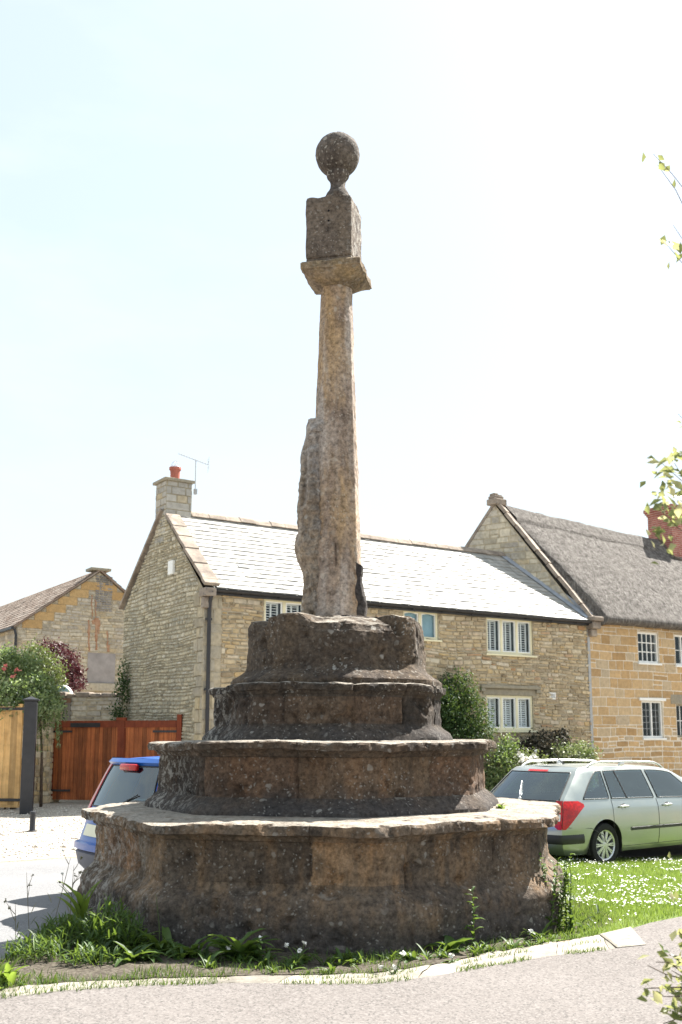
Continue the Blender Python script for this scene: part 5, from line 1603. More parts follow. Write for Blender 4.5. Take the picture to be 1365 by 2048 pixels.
def hatch_extra(root, car):
    m = MB()     # spoiler lip with the brake light hung under it
    rows = [[car.cap(q, t, True, o) for q in np.linspace(-.94, .94, 24)] for t, o in ((4.97, .0), (5.0, .05), (5.2, .055), (5.6, .01))]
    m.grid(rows).build('roof_spoiler', MAT['bluepaint'], root, True, angle=40)
    c0 = car.cap(0, 4.93, True, .05)
    M = Matrix.Translation(c0 + Vector((-.0, 0, -.015)))
    MB().bevbox(-.02, .03, -.17, .17, -.045, .025, .02, M).build('brake_light', MAT['redlamp'], root, True, angle=60)
    # bumper: grey lower moulding with a blue lip above
    rows = []
    for t, o in ((.0, .0), (.15, .02), (1.2, .03), (1.75, .035), (1.85, .0)):
        rows.append([car.side(sg, t, -1, o) for sg in np.linspace(.12, .004, 6)] + [car.cap(q, t, True, o) for q in np.linspace(-1, 1, 26)] + [car.side(sg, t, 1, o) for sg in np.linspace(.004, .12, 6)])
    MB().grid(rows).build('rear_bumper', MAT['bumpergrey'], root, True, angle=50)
    rows = []
    for t, o in ((1.86, .0), (1.90, .05), (2.15, .05), (2.25, .0)):
        rows.append([car.side(sg, t, -1, o) for sg in np.linspace(.12, .004, 6)] + [car.cap(q, t, True, o) for q in np.linspace(-1, 1, 26)] + [car.side(sg, t, 1, o) for sg in np.linspace(.004, .12, 6)])
    MB().grid(rows).build('bumper_lip', MAT['bluepaint'], root, True, angle=50)
    rows = [[car.cap(q, t, True, .012) for q in np.linspace(.18, .82, 10)] for t in (2.5, 3.05)]
    MB().grid(rows).build('number_plate', MAT['plate'], root, True)
    m = MB(); a = car.cap(.0, 4.02, True, .02); b = car.cap(-.5, 4.35, True, .02); m.tube([a, b], [.010, .006], 6); m.build('rear_wiper', MAT['trim'], root)
    for sign in (1, -1):
        for x0 in (1.5, 2.72): seam(car, [(hx(x0, t), t) for t in np.linspace(.6, 4.05, 10)], sign, root)
        p = [car.side(hx(1.72 + d, 3.5), 3.5, sign, o) for d, o in ((-.1, .004), (-.07, .03), (.07, .03), (.1, .004))]
        MB().tube(p, .014, 6).build('door_handle', MAT['trim'], root, True)
        m = MB(); c1 = car.side(hx(2.55, 4.1), 4.1, sign, 0); m.bevbox(-.06, .06, -.1, .1, -.06, .07, .045, Matrix.Translation(c1 + Vector((0, sign * .11, .06)))); m.bar(c1, c1 + Vector((0, sign * .08, .04)), .05, .04)
        m.build('wing_mirror', MAT['bluepaint'], root, True, angle=60)
hl = [dict(name='tail_lamp', mat='redlamp', t=(3.45, 4.99), out=.014, q=lambda t: (.86, 1.0), s=lambda t: (0, hx(.20 + .30 * max(0, t - 3.9), t) * .55 + .02))]
ba = rad(42)
bc = Vector((math.cos(ba), math.sin(ba), 0)); bn = Vector((math.sin(ba), -math.cos(ba), 0))
tl = at(158, 1690, 11.55)            # left end of the bumper lip
b_o = Vector((tl.x, tl.y, 0)) + bn * .80 - bc * .02
blue_car = build_car('hatchback_car', hatch, dict(paint='bluepaint'), (b_o.x, b_o.y, -.10), ba, 'small blue hatchback with red tail lamps parked behind the stone steps', (.66, .66 + 2.43), .285, hatch_glass, hrg, hl, hatch_extra, 'seatblue', NS=110, NTT=48)

# ---- white van behind the yard wall: only its rounded roof and windscreen top show
vp = at(90, 1366, 28.5)
van = thing('van', 'white van parked behind the yard wall with only its rounded top showing', 'van', (vp.x - .26, vp.y + .97, gz(vp.x, vp.y)), rad(15.5))
vh = vp.z - gz(vp.x, vp.y)
def rr(w, z0, z1, r, y, n=8):
    pts = []
    for (cx_, cz_, a0) in ((w - r, z1 - r, 0), (-w + r, z1 - r, PI / 2), (-w + .1, z0 + .1, PI), (w - .1, z0 + .1, 1.5 * PI)):
        q = r if cz_ > (z0 + z1) / 2 else .1
        for i in range(n): a = a0 + PI / 2 * i / (n - 1); pts.append(Vector((cx_ + q * math.cos(a), y, cz_ + q * math.sin(a))))
    return pts
hwv = .62
rows = [rr(hwv + .18 - d, .35, vh - d * .6, .42, y) for y, d in ((-1.0, .06), (-.96, .02), (-.8, 0), (1.6, 0), (2.0, .03), (2.06, .08))]
mb = MB(); mb.grid(rows, True); n = len(rows[0]); b = len(mb.v)
mb.f.append([b - n + i for i in range(n)]); mb.t.append(.5); mb.m.append(0); mb.f.append([b - len(rows) * n + i for i in range(n)]); mb.t.append(.5); mb.m.append(0)
mb.build('body', MAT['whitepaint'], van, True, angle=50)
g = rr(hwv + .115, vh - 1.0, vh - .055, .38, -1.012); mb = MB(); mb.add(g + [p + Vector((0, .02, 0)) for p in g], [tuple(range(len(g)))] + [(i, (i + 1) % len(g), len(g) + (i + 1) % len(g), len(g) + i) for i in range(len(g))])
mb.build('rear_window', MAT['carglass'], van)
for sx0 in (-1, 1):
    for y in (-.4, 1.5):
        Mx = Matrix.Translation((sx0 * (hwv + .17), y, .33)) @ Matrix.Rotation(sx0 * PI / 2, 4, 'Y')
        MB().lathe([(.2, -.2), (.32, -.18), (.33, -.1), (.32, -.01), (.2, 0), (.01, -.02)], (0, 0, 0), 24, Mx).build('wheel', MAT['tyre'], van, True, angle=40)
# ================================================================== PLANTS
def mesh_np(name, V, F, tint, mat, parent=None, loc=None, smooth=False):
    """V (n,3), F (m,k) faces of equal size, tint per face"""
    me = bpy.data.meshes.new(name); n, m, k_ = len(V), len(F), F.shape[1]
    me.vertices.add(n); me.vertices.foreach_set('co', V.astype(np.float32).ravel())
    me.loops.add(m * k_); me.loops.foreach_set('vertex_index', F.astype(np.int32).ravel())
    me.polygons.add(m); me.polygons.foreach_set('loop_start', np.arange(0, m * k_, k_, dtype=np.int32)); me.polygons.foreach_set('loop_total', np.full(m, k_, dtype=np.int32))
    me.update(calc_edges=True)
    a = me.attributes.new('tint', 'FLOAT', 'FACE'); a.data.foreach_set('value', tint.astype(np.float32))
    me.materials.append(mat)
    if smooth: me.polygons.foreach_set('use_smooth', [True] * m)
    o = bpy.data.objects.new(name, me); COL.objects.link(o)
    if parent is not None: o.parent = parent
    if loc is not None: o.location = loc
    return o

def leaves_np(C, size, up=.5, rng=RNG, aspect=.5, dirs=None, fold=.25):
    """folded diamond leaves at centres C"""
    n = len(C)
    d = rng.normal(size=(n, 3)) if dirs is None else dirs + rng.normal(size=(n, 3)) * .35
    d /= np.linalg.norm(d, axis=1)[:, None]
    nr = rng.normal(size=(n, 3)); nr[:, 2] = np.abs(nr[:, 2]) + up
    s = np.cross(d, nr); s /= np.linalg.norm(s, axis=1)[:, None] + 1e-9
    nr = np.cross(s, d)
    L = size * rng.uniform(.6, 1.3, n)[:, None]; W = L * aspect * .5
    base = C - d * L * .5; tip = C + d * L * .5 - nr * L * .12
    a = C - s * W - d * L * .05 + nr * L * fold * .3; b = C + s * W - d * L * .05 + nr * L * fold * .3
    V = np.stack([base, a, tip, b], 1).reshape(-1, 3)
    i = np.arange(n)[:, None] * 4
    F = np.concatenate([i + np.array([[0, 1, 2]]), i + np.array([[0, 2, 3]])], 1).reshape(-1, 3)
    return V, F

def lobes_pts(lobes, n, rng, clump=.10, per=14):
    vol = np.array([l[3] * l[4] * l[5] for l in lobes]) ** .67; vol /= vol.sum()
    out = []; nc = max(1, n // per)
    idx = rng.choice(len(lobes), nc, p=vol)
    for i in idx:
        l = lobes[i]; v = rng.normal(size=3); v /= np.linalg.norm(v); r = rng.uniform(.35, 1.0) ** .55
        r *= 1 + .18 * mnoise.noise(Vector(v * 2.2) + Vector((i * 3.1, 0, 0)))
        c = np.array(l[:3]) + v * r * np.array(l[3:6])
        out.append(c + rng.normal(size=(per, 3)) * clump)
    return np.concatenate(out)

def bush(name, label, cat, loc, lobes, n, size, mat, stems=5, group=None, aspect=.55, clump=.09, up=.5, seed=1, tpow=1.0, stem_mat='bark', part='foliage', per=14):
    rng = np.random.default_rng(seed)
    root = thing(name, label, cat, loc, 0, group)
    P0 = lobes_pts(lobes, n, rng, clump, per)
    P0 = P0[P0[:, 2] > .01]
    V, F = leaves_np(P0, size, up, rng, aspect)
    t = np.repeat(np.clip(np.repeat(rng.random(len(P0) // per + 1), per)[:len(P0)] * .6 + rng.random(len(P0)) * .4, 0, 1) ** tpow, 2)
    mesh_np(part, V, F, t, MAT[mat], root)
    mb = MB()
    for i in range(stems):
        l = lobes[i % len(lobes)]
        e = Vector(l[:3]) + Vector((rng.normal() * l[3] * .4, rng.normal() * l[4] * .4, l[5] * .4))
        b = Vector((rng.normal() * .10, rng.normal() * .08, -.05))
        m_ = b.lerp(e, .5) + Vector((rng.normal() * .06, rng.normal() * .06, .08))
        mb.tube([b, b.lerp(m_, .6), m_, e], [.022, .018, .014, .005], 6)
    mb.build('stem', MAT[stem_mat], root, True)
    return root

def hpos(px, py, off):  # a point some way in front of the street walls
    u, z = wall_uz(px, py, off); p = HO + HN * off + HU * u
    return Vector((p.x, p.y, z))

def flower_heads(root, pts, size, mat, name, seed=3):
    rng = np.random.default_rng(seed)
    for p in pts:
        C = np.array([p]) + rng.normal(size=(14, 3)) * size * .30
        V, F = leaves_np(C, size * .8, .8, rng, .9)
        mesh_np(name, V, F, rng.random(len(F)), MAT[mat], root)

# left: big rose bush, creeper over the pier, purple shrub
p = at(30, 1440, 22.9)
g0 = Vector((p.x, p.y, 0)); zt_ = at(30, 1300, 22.9).z
def rel(px, py, d, o): q = at(px, py, d); return (q.x - o.x, q.y - o.y, q.z)
L = [(*rel(8, 1335, 23.2, g0), .42, .4, .36), (*rel(45, 1335, 23.3, g0), .30, .4, .26), (*rel(78, 1372, 22.9, g0), .28, .35, .24), (*rel(88, 1408, 22.7, g0), .30, .35, .26), (*rel(40, 1385, 22.8, g0), .48, .4, .34), (*rel(15, 1412, 23, g0), .6, .5, .40), (*rel(-40, 1370, 23.2, g0), .7, .6, .8), (*rel(22, 1310, 23.3, g0), .18, .2, .14), (*rel(62, 1325, 23.2, g0), .16, .2, .16), (*rel(105, 1425, 22.7, g0), .18, .2, .16)]
rb = bush('rose_bush', 'large light green rose bush with a few pink blooms behind the honey gate', 'bush', (g0.x, g0.y, 0), L, 9500, .085, 'leaf_light', 8, seed=2, tpow=.8)
flower_heads(rb, [rel(35, 1340, 22.75, g0), rel(26, 1353, 22.7, g0), rel(12, 1332, 22.75, g0), rel(8, 1338, 22.8, g0)], .075, 'pinkpetal', 'rose_bloom')
# hanging creeper: drooping fronds
cp0 = at(92, 1425, 23.6); g1 = Vector((cp0.x, cp0.y, 0))
root = thing('creeper', 'feathery pale green creeper drooping over the pier and the red gate end', 'creeper', (g1.x, g1.y, 0))
rng = np.random.default_rng(5); Cs, Ds = [], []; mbs = MB()
for i in range(95):
    s0 = Vector(rel(rng.uniform(50, 108), rng.uniform(1385, 1415), 23.6 + rng.normal() * .2, g1))
    dx, dz = rng.uniform(-.1, .42), -rng.uniform(.15, .85)
    if rng.random() < .12: dx, dz = rng.uniform(.2, .36), -rng.uniform(.8, 1.25)
    pts = [s0 + Vector((dx * t, -.25 * t * rng.uniform(.5, 1), .25 * math.sin(PI * t) * .6 + dz * t * t)) for t in np.linspace(0, 1, 7)]
    mbs.tube(pts, .004, 4)
    for a, b in zip(pts, pts[1:]):
        for k_ in range(7):
            Cs.append(a.lerp(b, rng.random()) + Vector(rng.normal(size=3) * .022)); Ds.append((b - a).normalized() + Vector(rng.normal(size=3) * .5))
V, F = leaves_np(np.array(Cs), .085, .4, rng, .32, np.array(Ds))
mesh_np('foliage', V, F, np.repeat(rng.random(len(Cs)), 2), MAT['leaf_light'], root); mbs.build('stem', MAT['stem'], root)
mbk = MB(); mbk.tube([Vector((-.02, .0, 0)), Vector((-.06, .03, 1.2)), Vector(rel(80, 1400, 23.7, g1))], [.04, .03, .02], 8); mbk.build('trunk', MAT['bark'], root, True)
p = at(120, 1380, 32.6); g2 = Vector((p.x, p.y, gz(p.x, p.y)))
def rel2(px, py, d, o): q = at(px, py, d); return (q.x - o.x, q.y - o.y, q.z - o.z)
L = [(*rel2(118, 1318, 32.6, g2), .62, .5, .36), (*rel2(95, 1300, 32.8, g2), .48, .4, .28), (*rel2(140, 1350, 32.4, g2), .38, .4, .32), (*rel2(152, 1372, 32.3, g2), .26, .3, .2), (*rel2(150, 1338, 32.5, g2), .2, .25, .3)]
bush('purple_shrub', 'dark purple leaved shrub against the barn gable', 'shrub', tuple(g2), L, 4600, .09, 'leaf_purple', 6, seed=8)
p = at(75, 1370, 27.0); g3 = Vector((p.x, p.y, gz(p.x, p.y)))
L = [(*rel2(92, 1340, 27, g3), .46, .4, .34), (*rel2(70, 1318, 27.1, g3), .50, .4, .35), (*rel2(105, 1365, 26.9, g3), .30, .3, .20), (*rel2(55, 1360, 27, g3), .5, .4, .4)]
bush('olive_shrub', 'dull olive shrub between the rose bush and the purple shrub', 'shrub', tuple(g3), L, 5000, .085, 'leaf_dull', 6, seed=9)
# ivy hanging over the yard wall at the gable's far corner
p = at(245, 1400, 26.9); g4 = Vector((p.x, p.y, 0))
L = [(*rel(250, 1350, 26.9, g4), .10, .12, .42), (*rel(245, 1390, 26.8, g4), .17, .12, .22), (*rel(240, 1425, 26.8, g4), .16, .08, .2)]
bush('ivy', 'dark ivy climbing the corner where the yard wall meets the cottage gable', 'climber', (g4.x, g4.y, 0), L, 900, .075, 'leaf_dark', 4, seed=10)

# along the street front
def wall_bush(name, label, cat, px, off, lob, n, size, mat, seed, **kw):
    b0 = hpos(px, 1500, off); o = Vector((b0.x, b0.y, gz(b0.x, b0.y)))
    L = []
    for (x, y, oo, rx, ry, rz) in lob:
        q = hpos(x, y, oo); L.append((q.x - o.x, q.y - o.y, q.z - o.z, rx, ry, rz))
    return bush(name, label, cat, tuple(o), L, n, size, mat, seed=seed, **kw), o
wall_bush('climbing_shrub', 'tall dark green shrub climbing beside the lower shuttered window', 'shrub', 920, .5, [(915, 1385, .4, .55, .40, .5), (925, 1430, .5, .75, .5, .6), (905, 1470, .5, .75, .5, .7), (955, 1465, .5, .45, .4, .45), (885, 1420, .5, .6, .4, .6), (900, 1550, .5, .8, .5, .8)], 15000, .085, 'leaf_dark', 12, stems=7, aspect=.42)
wall_bush('leafy_shrub', 'mid green shrub showing between the second step and the silver car', 'shrub', 1005, .9, [(1005, 1540, .9, .42, .4, .6), (1018, 1502, .8, .22, .25, .4), (990, 1580, .9, .5, .4, .5)], 5000, .08, 'leaf_light', 13, stems=5, tpow=1.5)
wall_bush('dark_shrub', 'dark purplish shrub under the lower shuttered window', 'shrub', 1090, .6, [(1088, 1492, .6, .62, .45, .32), (1115, 1484, .5, .35, .35, .28), (1065, 1515, .6, .45, .4, .4), (1095, 1540, .6, .6, .4, .5)], 7000, .085, 'leaf_deep', 14, stems=6)
wall_bush('variegated_shrub', 'pale variegated shrub above the roof of the silver car', 'shrub', 1140, 1.1, [(1130, 1510, 1.1, .55, .4, .26), (1162, 1508, 1.1, .42, .35, .26), (1140, 1545, 1.1, .7, .4, .5)], 7000, .08, 'leaf_pale', 15, stems=6)
hy, ho = wall_bush('hydrangea', 'low shrub with cream flower heads at the end of the roof rail', 'shrub', 1055, 1.2, [(1050, 1520, 1.2, .36, .3, .20), (1070, 1530, 1.2, .4, .3, .3)], 1300, .07, 'leaf_dull', 16, stems=5)
fp = [hpos(x, y, 1.45) - ho for x, y in ((1044, 1512), (1056, 1519), (1068, 1513), (1075, 1522), (1048, 1526))]
flower_heads(hy, [tuple(q) for q in fp], .15, 'petal', 'flower_head', 17)

# ---- weeds about the foot of the cross
def blade_geo(base, az, L, W, el, curl, seg=6, rng=None, lobed=0.0, cup=.25):
    """one tapering leaf strip that rises at angle el and arches over by curl"""
    V = []; p = np.array(base, float); a = el
    h = np.array([math.cos(az), math.sin(az), 0]); s = np.array([-math.sin(az), math.cos(az), 0])
    for i in range(seg + 1):
        t = i / seg
        w = W * (math.sin(PI * min(1, .12 + .88 * t ** .8)) ** .8 + .06) * (1 if t < 1 else 0)
        if lobed and 0 < i < seg: w *= 1 + lobed * (1 if i % 2 else -1)
        n = np.array([-math.sin(a) * h[0], -math.sin(a) * h[1], math.cos(a)])
        V += [p - s * w / 2 + n * w * cup, p, p + s * w / 2 + n * w * cup]
        d = h * math.cos(a) + np.array([0, 0, math.sin(a)])
        p = p + d * L / seg; a -= curl / seg
    F = []
    for i in range(seg):
        k_ = i * 3
        F += [(k_, k_ + 1, k_ + 4, k_ + 3), (k_ + 1, k_ + 2, k_ + 5, k_ + 4)]
    return V, F

def plant(name, label, cat, loc, blades, mat, group=None, stalks=(), heads=None, seed=1, stalkmat='stem', st_r=.005):
    root = thing(name, label, cat, loc, 0, group); rng = np.random.default_rng(seed)
    Vs, Fs, Ts = [], [], []; b = 0
    for bl in blades:
        V, F = blade_geo(*bl[:6], seg=bl[6] if len(bl) > 6 else 6, lobed=bl[7] if len(bl) > 7 else 0)
        Vs += V; Fs += [tuple(i + b for i in f) for f in F]; b += len(V); Ts += [min(1, max(0, rng.normal(.5, .25)))] * len(F)
    mesh_np('leaves', np.array(Vs), np.array(Fs), np.array(Ts), MAT[mat], root, smooth=True)
    if stalks:
        mb = MB()
        for st in stalks: mb.tube(st, [st_r] + [st_r * .8] * (len(st) - 2) + [st_r * .3], 5)
        mb.build('stalk', MAT[stalkmat], root)
    if heads:
        hm, sz, pts = heads
        flower_heads(root, pts, sz, hm, 'flower_head', seed)
    return root

def rosette(rng, n, L, W, el=(.5, 1.3), curl=(.6, 1.4), lob=0.0, spread=.05, seg=7):
    return [((rng.normal() * spread, rng.normal() * spread, -.01), rng.uniform(0, 2 * PI), L * rng.uniform(.45, 1.1), W * rng.uniform(.5, 1.05), rng.uniform(*el), rng.uniform(*curl) * 1.5, seg, lob) for _ in range(int(n * 1.6))]

def gp_(px, py, z=0.0):
    p = on_ground(px, py, z); return (p.x, p.y, gz(p.x, p.y))
W_GROUP = 'weeds around the foot of the cross'
r = np.random.default_rng(50)
# upright broad leaves at the left corner of the lowest step
q = gp_(162, 1868)
plant('foxglove', 'upright broad leaved plant lit yellow green at the left corner of the lowest step', 'weed', q,
      [((0, 0, .0), rad(a), L_, .058, e, c_ * 1.5, 8) for a, L_, e, c_ in ((200, .46, 1.45, .5), (160, .40, 1.3, .7), (20, .44, 1.5, .4), (-60, .42, 1.35, .6), (100, .38, 1.3, .6), (240, .5, 1.5, .9), (-20, .3, .9, .9), (180, .32, .9, 1.0))] +
      [((0, 0, .18), rad(a), L_, .05, e, c_ * 1.6, 8) for a, L_, e, c_ in ((175, .34, 1.25, .6), (30, .30, 1.3, .5), (265, .32, 1.2, .8), (130, .26, 1.2, .8))], 'leaf_yellow', W_GROUP, [[(0, 0, -.02), (0, 0, .2), (.01, 0, .34)]])
# tall dry stalks
for i, (px, py, top, dx) in enumerate(((100, 1880, 1715, .14), (60, 1895, 1745, -.05), (32, 1905, 1805, -.02), (138, 1870, 1730, .02))):
    q = gp_(px, py); h = at(px, top, q[1]).z - q[2]
    side = [[(dx * t, 0, h * t) for t in np.linspace(0, 1, 6)]]
    rr_ = np.random.default_rng(60 + i)
    for k_ in range(2 + 4 * (i == 3)):
        t = rr_.uniform(.5, .92); a = Vector((dx * t, 0, h * t)); e_ = Vector((rr_.normal() * .05, rr_.normal() * .04, .10)); side.append([tuple(a), tuple(a + e_ * .45 + Vector((0, 0, -.008))), tuple(a + e_)])
    plant('dry_stalk', ['tall thin dry stalk leaning right beside the road', 'bare thin stalk in the middle of the road edge weeds', 'short bare stalk nearest the left edge of the photo', 'branched seed stalk in front of the blue car bumper'][i], 'weed', q,
          [((0, 0, h * t), rr_.uniform(0, 6.28), .10, .008, 1.0, .4, 3) for t in (.15, .3, .45)], 'drygrass', 'dry stalks by the road', side, ('petal' if i == 0 else 'drygrass', .018, [s_[-1] for s_ in side[1:]]), 60 + i, 'drygrass', .0032)
# ferny clump
def ferny(rng, n, R, H):
    out = []
    for _ in range(n):
        a = rng.uniform(0, 2 * PI); rr_ = R * math.sqrt(rng.random()); h0 = rng.random() ** .7 * H * (1 - .5 * rr_ / R)
        out.append(((rr_ * math.cos(a), rr_ * math.sin(a), h0), rng.uniform(0, 2 * PI), rng.uniform(.06, .13), rng.uniform(.008, .02), rng.uniform(.3, 1.4), rng.uniform(.2, 1.0), 3))
    return out
for i, (px, py, R, H, n, lb) in enumerate(((225, 1905, .22, .38, 560, 'feathery bright green weed clump left of the seed stalk under the steps'), (130, 1895, .22, .24, 330, 'dark green low clump beside the road left of the steps'), (75, 1918, .22, .16, 230, 'thin straggling clump at the left end of the weeds'), (185, 1925, .2, .10, 150, 'low ragged growth in front of the feathery weed clump'))):
    plant('weed_clump', lb, 'weed', gp_(px, py), ferny(np.random.default_rng(70 + i), n, R, H), 'leaf_weed', W_GROUP,
          [[(x * .3, y * .3, 0), (x, y, H * .8)] for x, y in np.random.default_rng(i).normal(size=(9, 2)) * R * .4], None, 70 + i)
# dock and dandelion rosettes
spec = [(320, 1905, 16, .34, .07, .0, 'dock clump with a tall yellow stem in front of the left face', True),
        (385, 1915, 12, .28, .06, .25, 'toothed leaf clump right of the tall yellow stem', False),
        (480, 1922, 20, .34, .075, .22, 'big open dandelion rosette in front of the reddish stones', False),
        (262, 1925, 9, .24, .06, .1, 'small leaf clump beside the feathery weed', False),
        (905, 1905, 10, .22, .085, .05, 'dock with broad flat leaves below the dark streak on the right', False),
        (580, 1935, 12, .16, .03, .2, 'small dark rosette near the middle of the step foot', False),
        (1080, 1880, 12, .20, .03, .1, 'narrow leaved tuft near the right end of the step', False)]
for i, (px, py, n, L_, W_, lob, lb, st) in enumerate(spec):
    rr_ = np.random.default_rng(90 + i); q = gp_(px, py)
    stalk = [[(0, 0, 0), (-.01, 0, .2), (-.04, 0, .42)]] if st else ()
    plant('dock' if lob < .15 else 'dandelion', lb, 'weed', q, rosette(rr_, n, L_, W_, (.5, 1.35), (.5, 1.4), lob, .03, 8), 'leaf_weed', W_GROUP, stalk, None, 90 + i)
# daisies and clocks
for i, (px, py, pts) in enumerate(((520, 1925, [(0, 0, .16), (-.22, .0, .10)]), (600, 1935, [(0, 0, .11), (.03, .02, .16), (-.09, 0, .15)]), (790, 1950, [(0, 0, .05), (.06, .02, .13), (-.1, .03, .05)]), (1062, 1890, [(0, 0, .10)]), (905, 1925, [(.0, 0, .05)]))):
    q = gp_(px, py)
    plant('daisy_plant', ['two white daisies on thin stems before the rosette with toothed leaves', 'three small white daisies at the middle of the step foot', 'white daisies at the kerb below the right face', 'single white daisy head near the right end of the step', 'single low daisy close to the kerb stones'][i], 'flower', q,
          rosette(np.random.default_rng(120 + i), 7, .09, .02, (.2, .9), (.3, .9), 0, .02, 4), 'leaf_weed', 'daisies at the foot of the cross', [[(0, 0, 0), (p_[0] * .6, p_[1], p_[2] * .7), p_] for p_ in pts], ('petal', .028, pts), 120 + i)
# slender sow thistle on the right front, tall nettle like weed at the right corner
def leafy_stem(rng, H, n, L_, W_, lean=(0, 0), lob=.2):
    return [((lean[0] * t, lean[1] * t, H * t), rng.uniform(0, 2 * PI), L_ * (1 - .5 * t) * rng.uniform(.7, 1.2), W_ * (1 - .3 * t), rng.uniform(.2, 1.0), rng.uniform(.4, 1.2), 5, lob) for t in np.linspace(.05, 1, n)]
q = gp_(948, 1895)
plant('sow_thistle', 'slender sow thistle standing against the dark right face', 'weed', q, leafy_stem(np.random.default_rng(130), .42, 22, .13, .03), 'leaf_weed', W_GROUP, [[(0, 0, 0), (0, 0, .25), (.0, 0, .46)]], None, 130)
rr_ = np.random.default_rng(131); q = gp_(1128, 1866); bl, stq = [], []
for k_ in range(9):
    x, y = rr_.normal() * .07, rr_.normal() * .07; H = rr_.uniform(.38, .66); ln = (rr_.normal() * .06, rr_.normal() * .05)
    for b_ in leafy_stem(rr_, H, 24, .10, .035, ln, .15): bl.append(((b_[0][0] + x, b_[0][1] + y, b_[0][2]),) + b_[1:])
    stq.append([(x, y, 0), (x + ln[0] * .5, y + ln[1] * .5, H * .5), (x + ln[0], y + ln[1], H)])
plant('nettle', 'tall leafy nettle clump at the right corner of the lowest step', 'weed', q, bl, 'leaf_weed', W_GROUP, stq, None, 131)
q = gp_(8, 1968)
plant('lettuce_weed', 'bright yellow green broad leaves at the bottom left edge', 'weed', q, rosette(np.random.default_rng(140), 24, .20, .055, (.6, 1.45), (.4, 1.0), .0, .06, 6), 'leaf_yellow', W_GROUP, (), None, 140)
pz = at(1000, 1628, CD - .6)
plant('step_weed', 'tiny bright green weed growing on the right of the lowest step top', 'weed', (pz.x, CD - .62, .945), rosette(np.random.default_rng(141), 9, .10, .032, (.5, 1.3), (.4, 1.2), .1, .01, 5), 'leaf_yellow', None, (), None, 141)

# ---- overhanging young tree and garden shrub on the right, close to the viewer
def twig(mb, Cs, Ds, base, tip, rng, n, sag=.06, r0=.007, spread=.05, t0=.35):
    base, tip = Vector(base), Vector(tip)
    pts = [base.lerp(tip, t) + Vector((0, 0, sag * math.sin(PI * t))) + Vector(rng.normal(size=3) * .008) for t in np.linspace(0, 1, 7)]
    mb.tube(pts, [r0 * (1 - .8 * i / 6) for i in range(7)], 6)
    for _ in range(n):
        t = rng.uniform(t0, 1.02); i = min(5, int(t * 6)); c = pts[i].lerp(pts[i + 1], t * 6 - i)
        Cs.append(c + Vector(rng.normal(size=3) * spread)); Ds.append((tip - base).normalized() + Vector(rng.normal(size=3) * .7))
TX, TY = 1.90, 4.45
tree = thing('overhanging_tree', 'young tree at the right whose pale sprigs reach into the picture', 'tree', (TX, TY, 0))
rng = np.random.default_rng(150); Cs, Ds = [], []; mbt, mbb = MB(), MB()
tk = [Vector((.0, 0, -.1)), Vector((.02, .02, .9)), Vector((-.03, 0, 1.9)), Vector((.03, .03, 2.9)), Vector((0, 0, 3.9)), Vector((.02, 0, 4.6))]
mbt.tube(tk, [.06, .05, .042, .034, .022, .008], 10); mbt.build('trunk', MAT['bark'], tree, True)
def reach(px, py, d, n, z0, sp=.035):
    e = at(px, py, d); twig(mbb, Cs, Ds, (0, 0, z0), (e.x - TX, e.y - TY, e.z), rng, n, .05, .005, sp, .84)
reach(1309, 303, 4.25, 4, 3.55, .02); reach(1318, 335, 4.3, 2, 3.4, .02); reach(1332, 478, 4.25, 8, 3.1, .03); reach(1345, 455, 4.4, 3, 3.2)
reach(1352, 830, 4.2, 5, 2.5, .02); reach(1328, 925, 4.1, 16, 2.1, .045); reach(1318, 1010, 4.1, 18, 2.0, .035); reach(1306, 1066, 4.0, 12, 1.9, .022); reach(1340, 960, 4.3, 22, 2.2, .05); reach(1346, 1000, 4.2, 20, 2.0, .045); reach(1345, 930, 4.2, 16, 2.1, .04)
for i in range(40):
    z0 = rng.uniform(1.6, 4.4); a = rng.uniform(-1.35, 1.35); L_ = rng.uniform(.5, 1.0)
    twig(mbb, Cs, Ds, (0, 0, z0), (L_ * math.cos(a) + .1, L_ * math.sin(a), z0 + rng.uniform(.0, .4)), rng, 40, spread=.07)
mbb.build('branch', MAT['bark'], tree, True)
V, F = leaves_np(np.array(Cs), .055, .5, rng, .55, np.array(Ds)); mesh_np('crown', V, F, np.repeat(rng.random(len(Cs)) ** .7, 2), MAT['leaf_tree'], tree)

gs0 = Vector((1.72, 4.55, 0))
root = thing('garden_shrub', 'leafy green shrub cut by the right edge of the picture near the viewer', 'shrub', tuple(gs0))
rng = np.random.default_rng(160); Cs, Ds = [], []; mbb = MB()
def reach2(px, py, d, n, sp=.035, z0=.25):
    e = at(px, py, d); twig(mbb, Cs, Ds, (rng.normal() * .05, rng.normal() * .05, z0), (e.x - gs0.x, e.y - gs0.y, e.z), rng, n, .10, .008, sp)
for px, py, n in ((1282, 1975, 10), (1300, 1940, 12), (1310, 1920, 8), (1325, 1990, 20), (1340, 1945, 20), (1350, 1905, 16), (1352, 1865, 9), (1358, 1790, 5), (1360, 1740, 5), (1345, 2020, 30), (1330, 2045, 26), (1360, 1960, 30), (1370, 2010, 40), (1380, 1920, 40), (1390, 1860, 40), (1400, 1980, 40), (1420, 1900, 40)):
    reach2(px, py, 4.45 + rng.normal() * .12, n, .03 if n < 15 else .05)
for i in range(26):
    a = rng.uniform(-1.5, 1.6); L_ = rng.uniform(.25, .6)
    twig(mbb, Cs, Ds, (0, 0, .1), (.30 + L_ * math.cos(a), L_ * math.sin(a), rng.uniform(.4, 1.15)), rng, 50, .08, .009, .06)
mbb.build('stem', MAT['bark'], root, True)
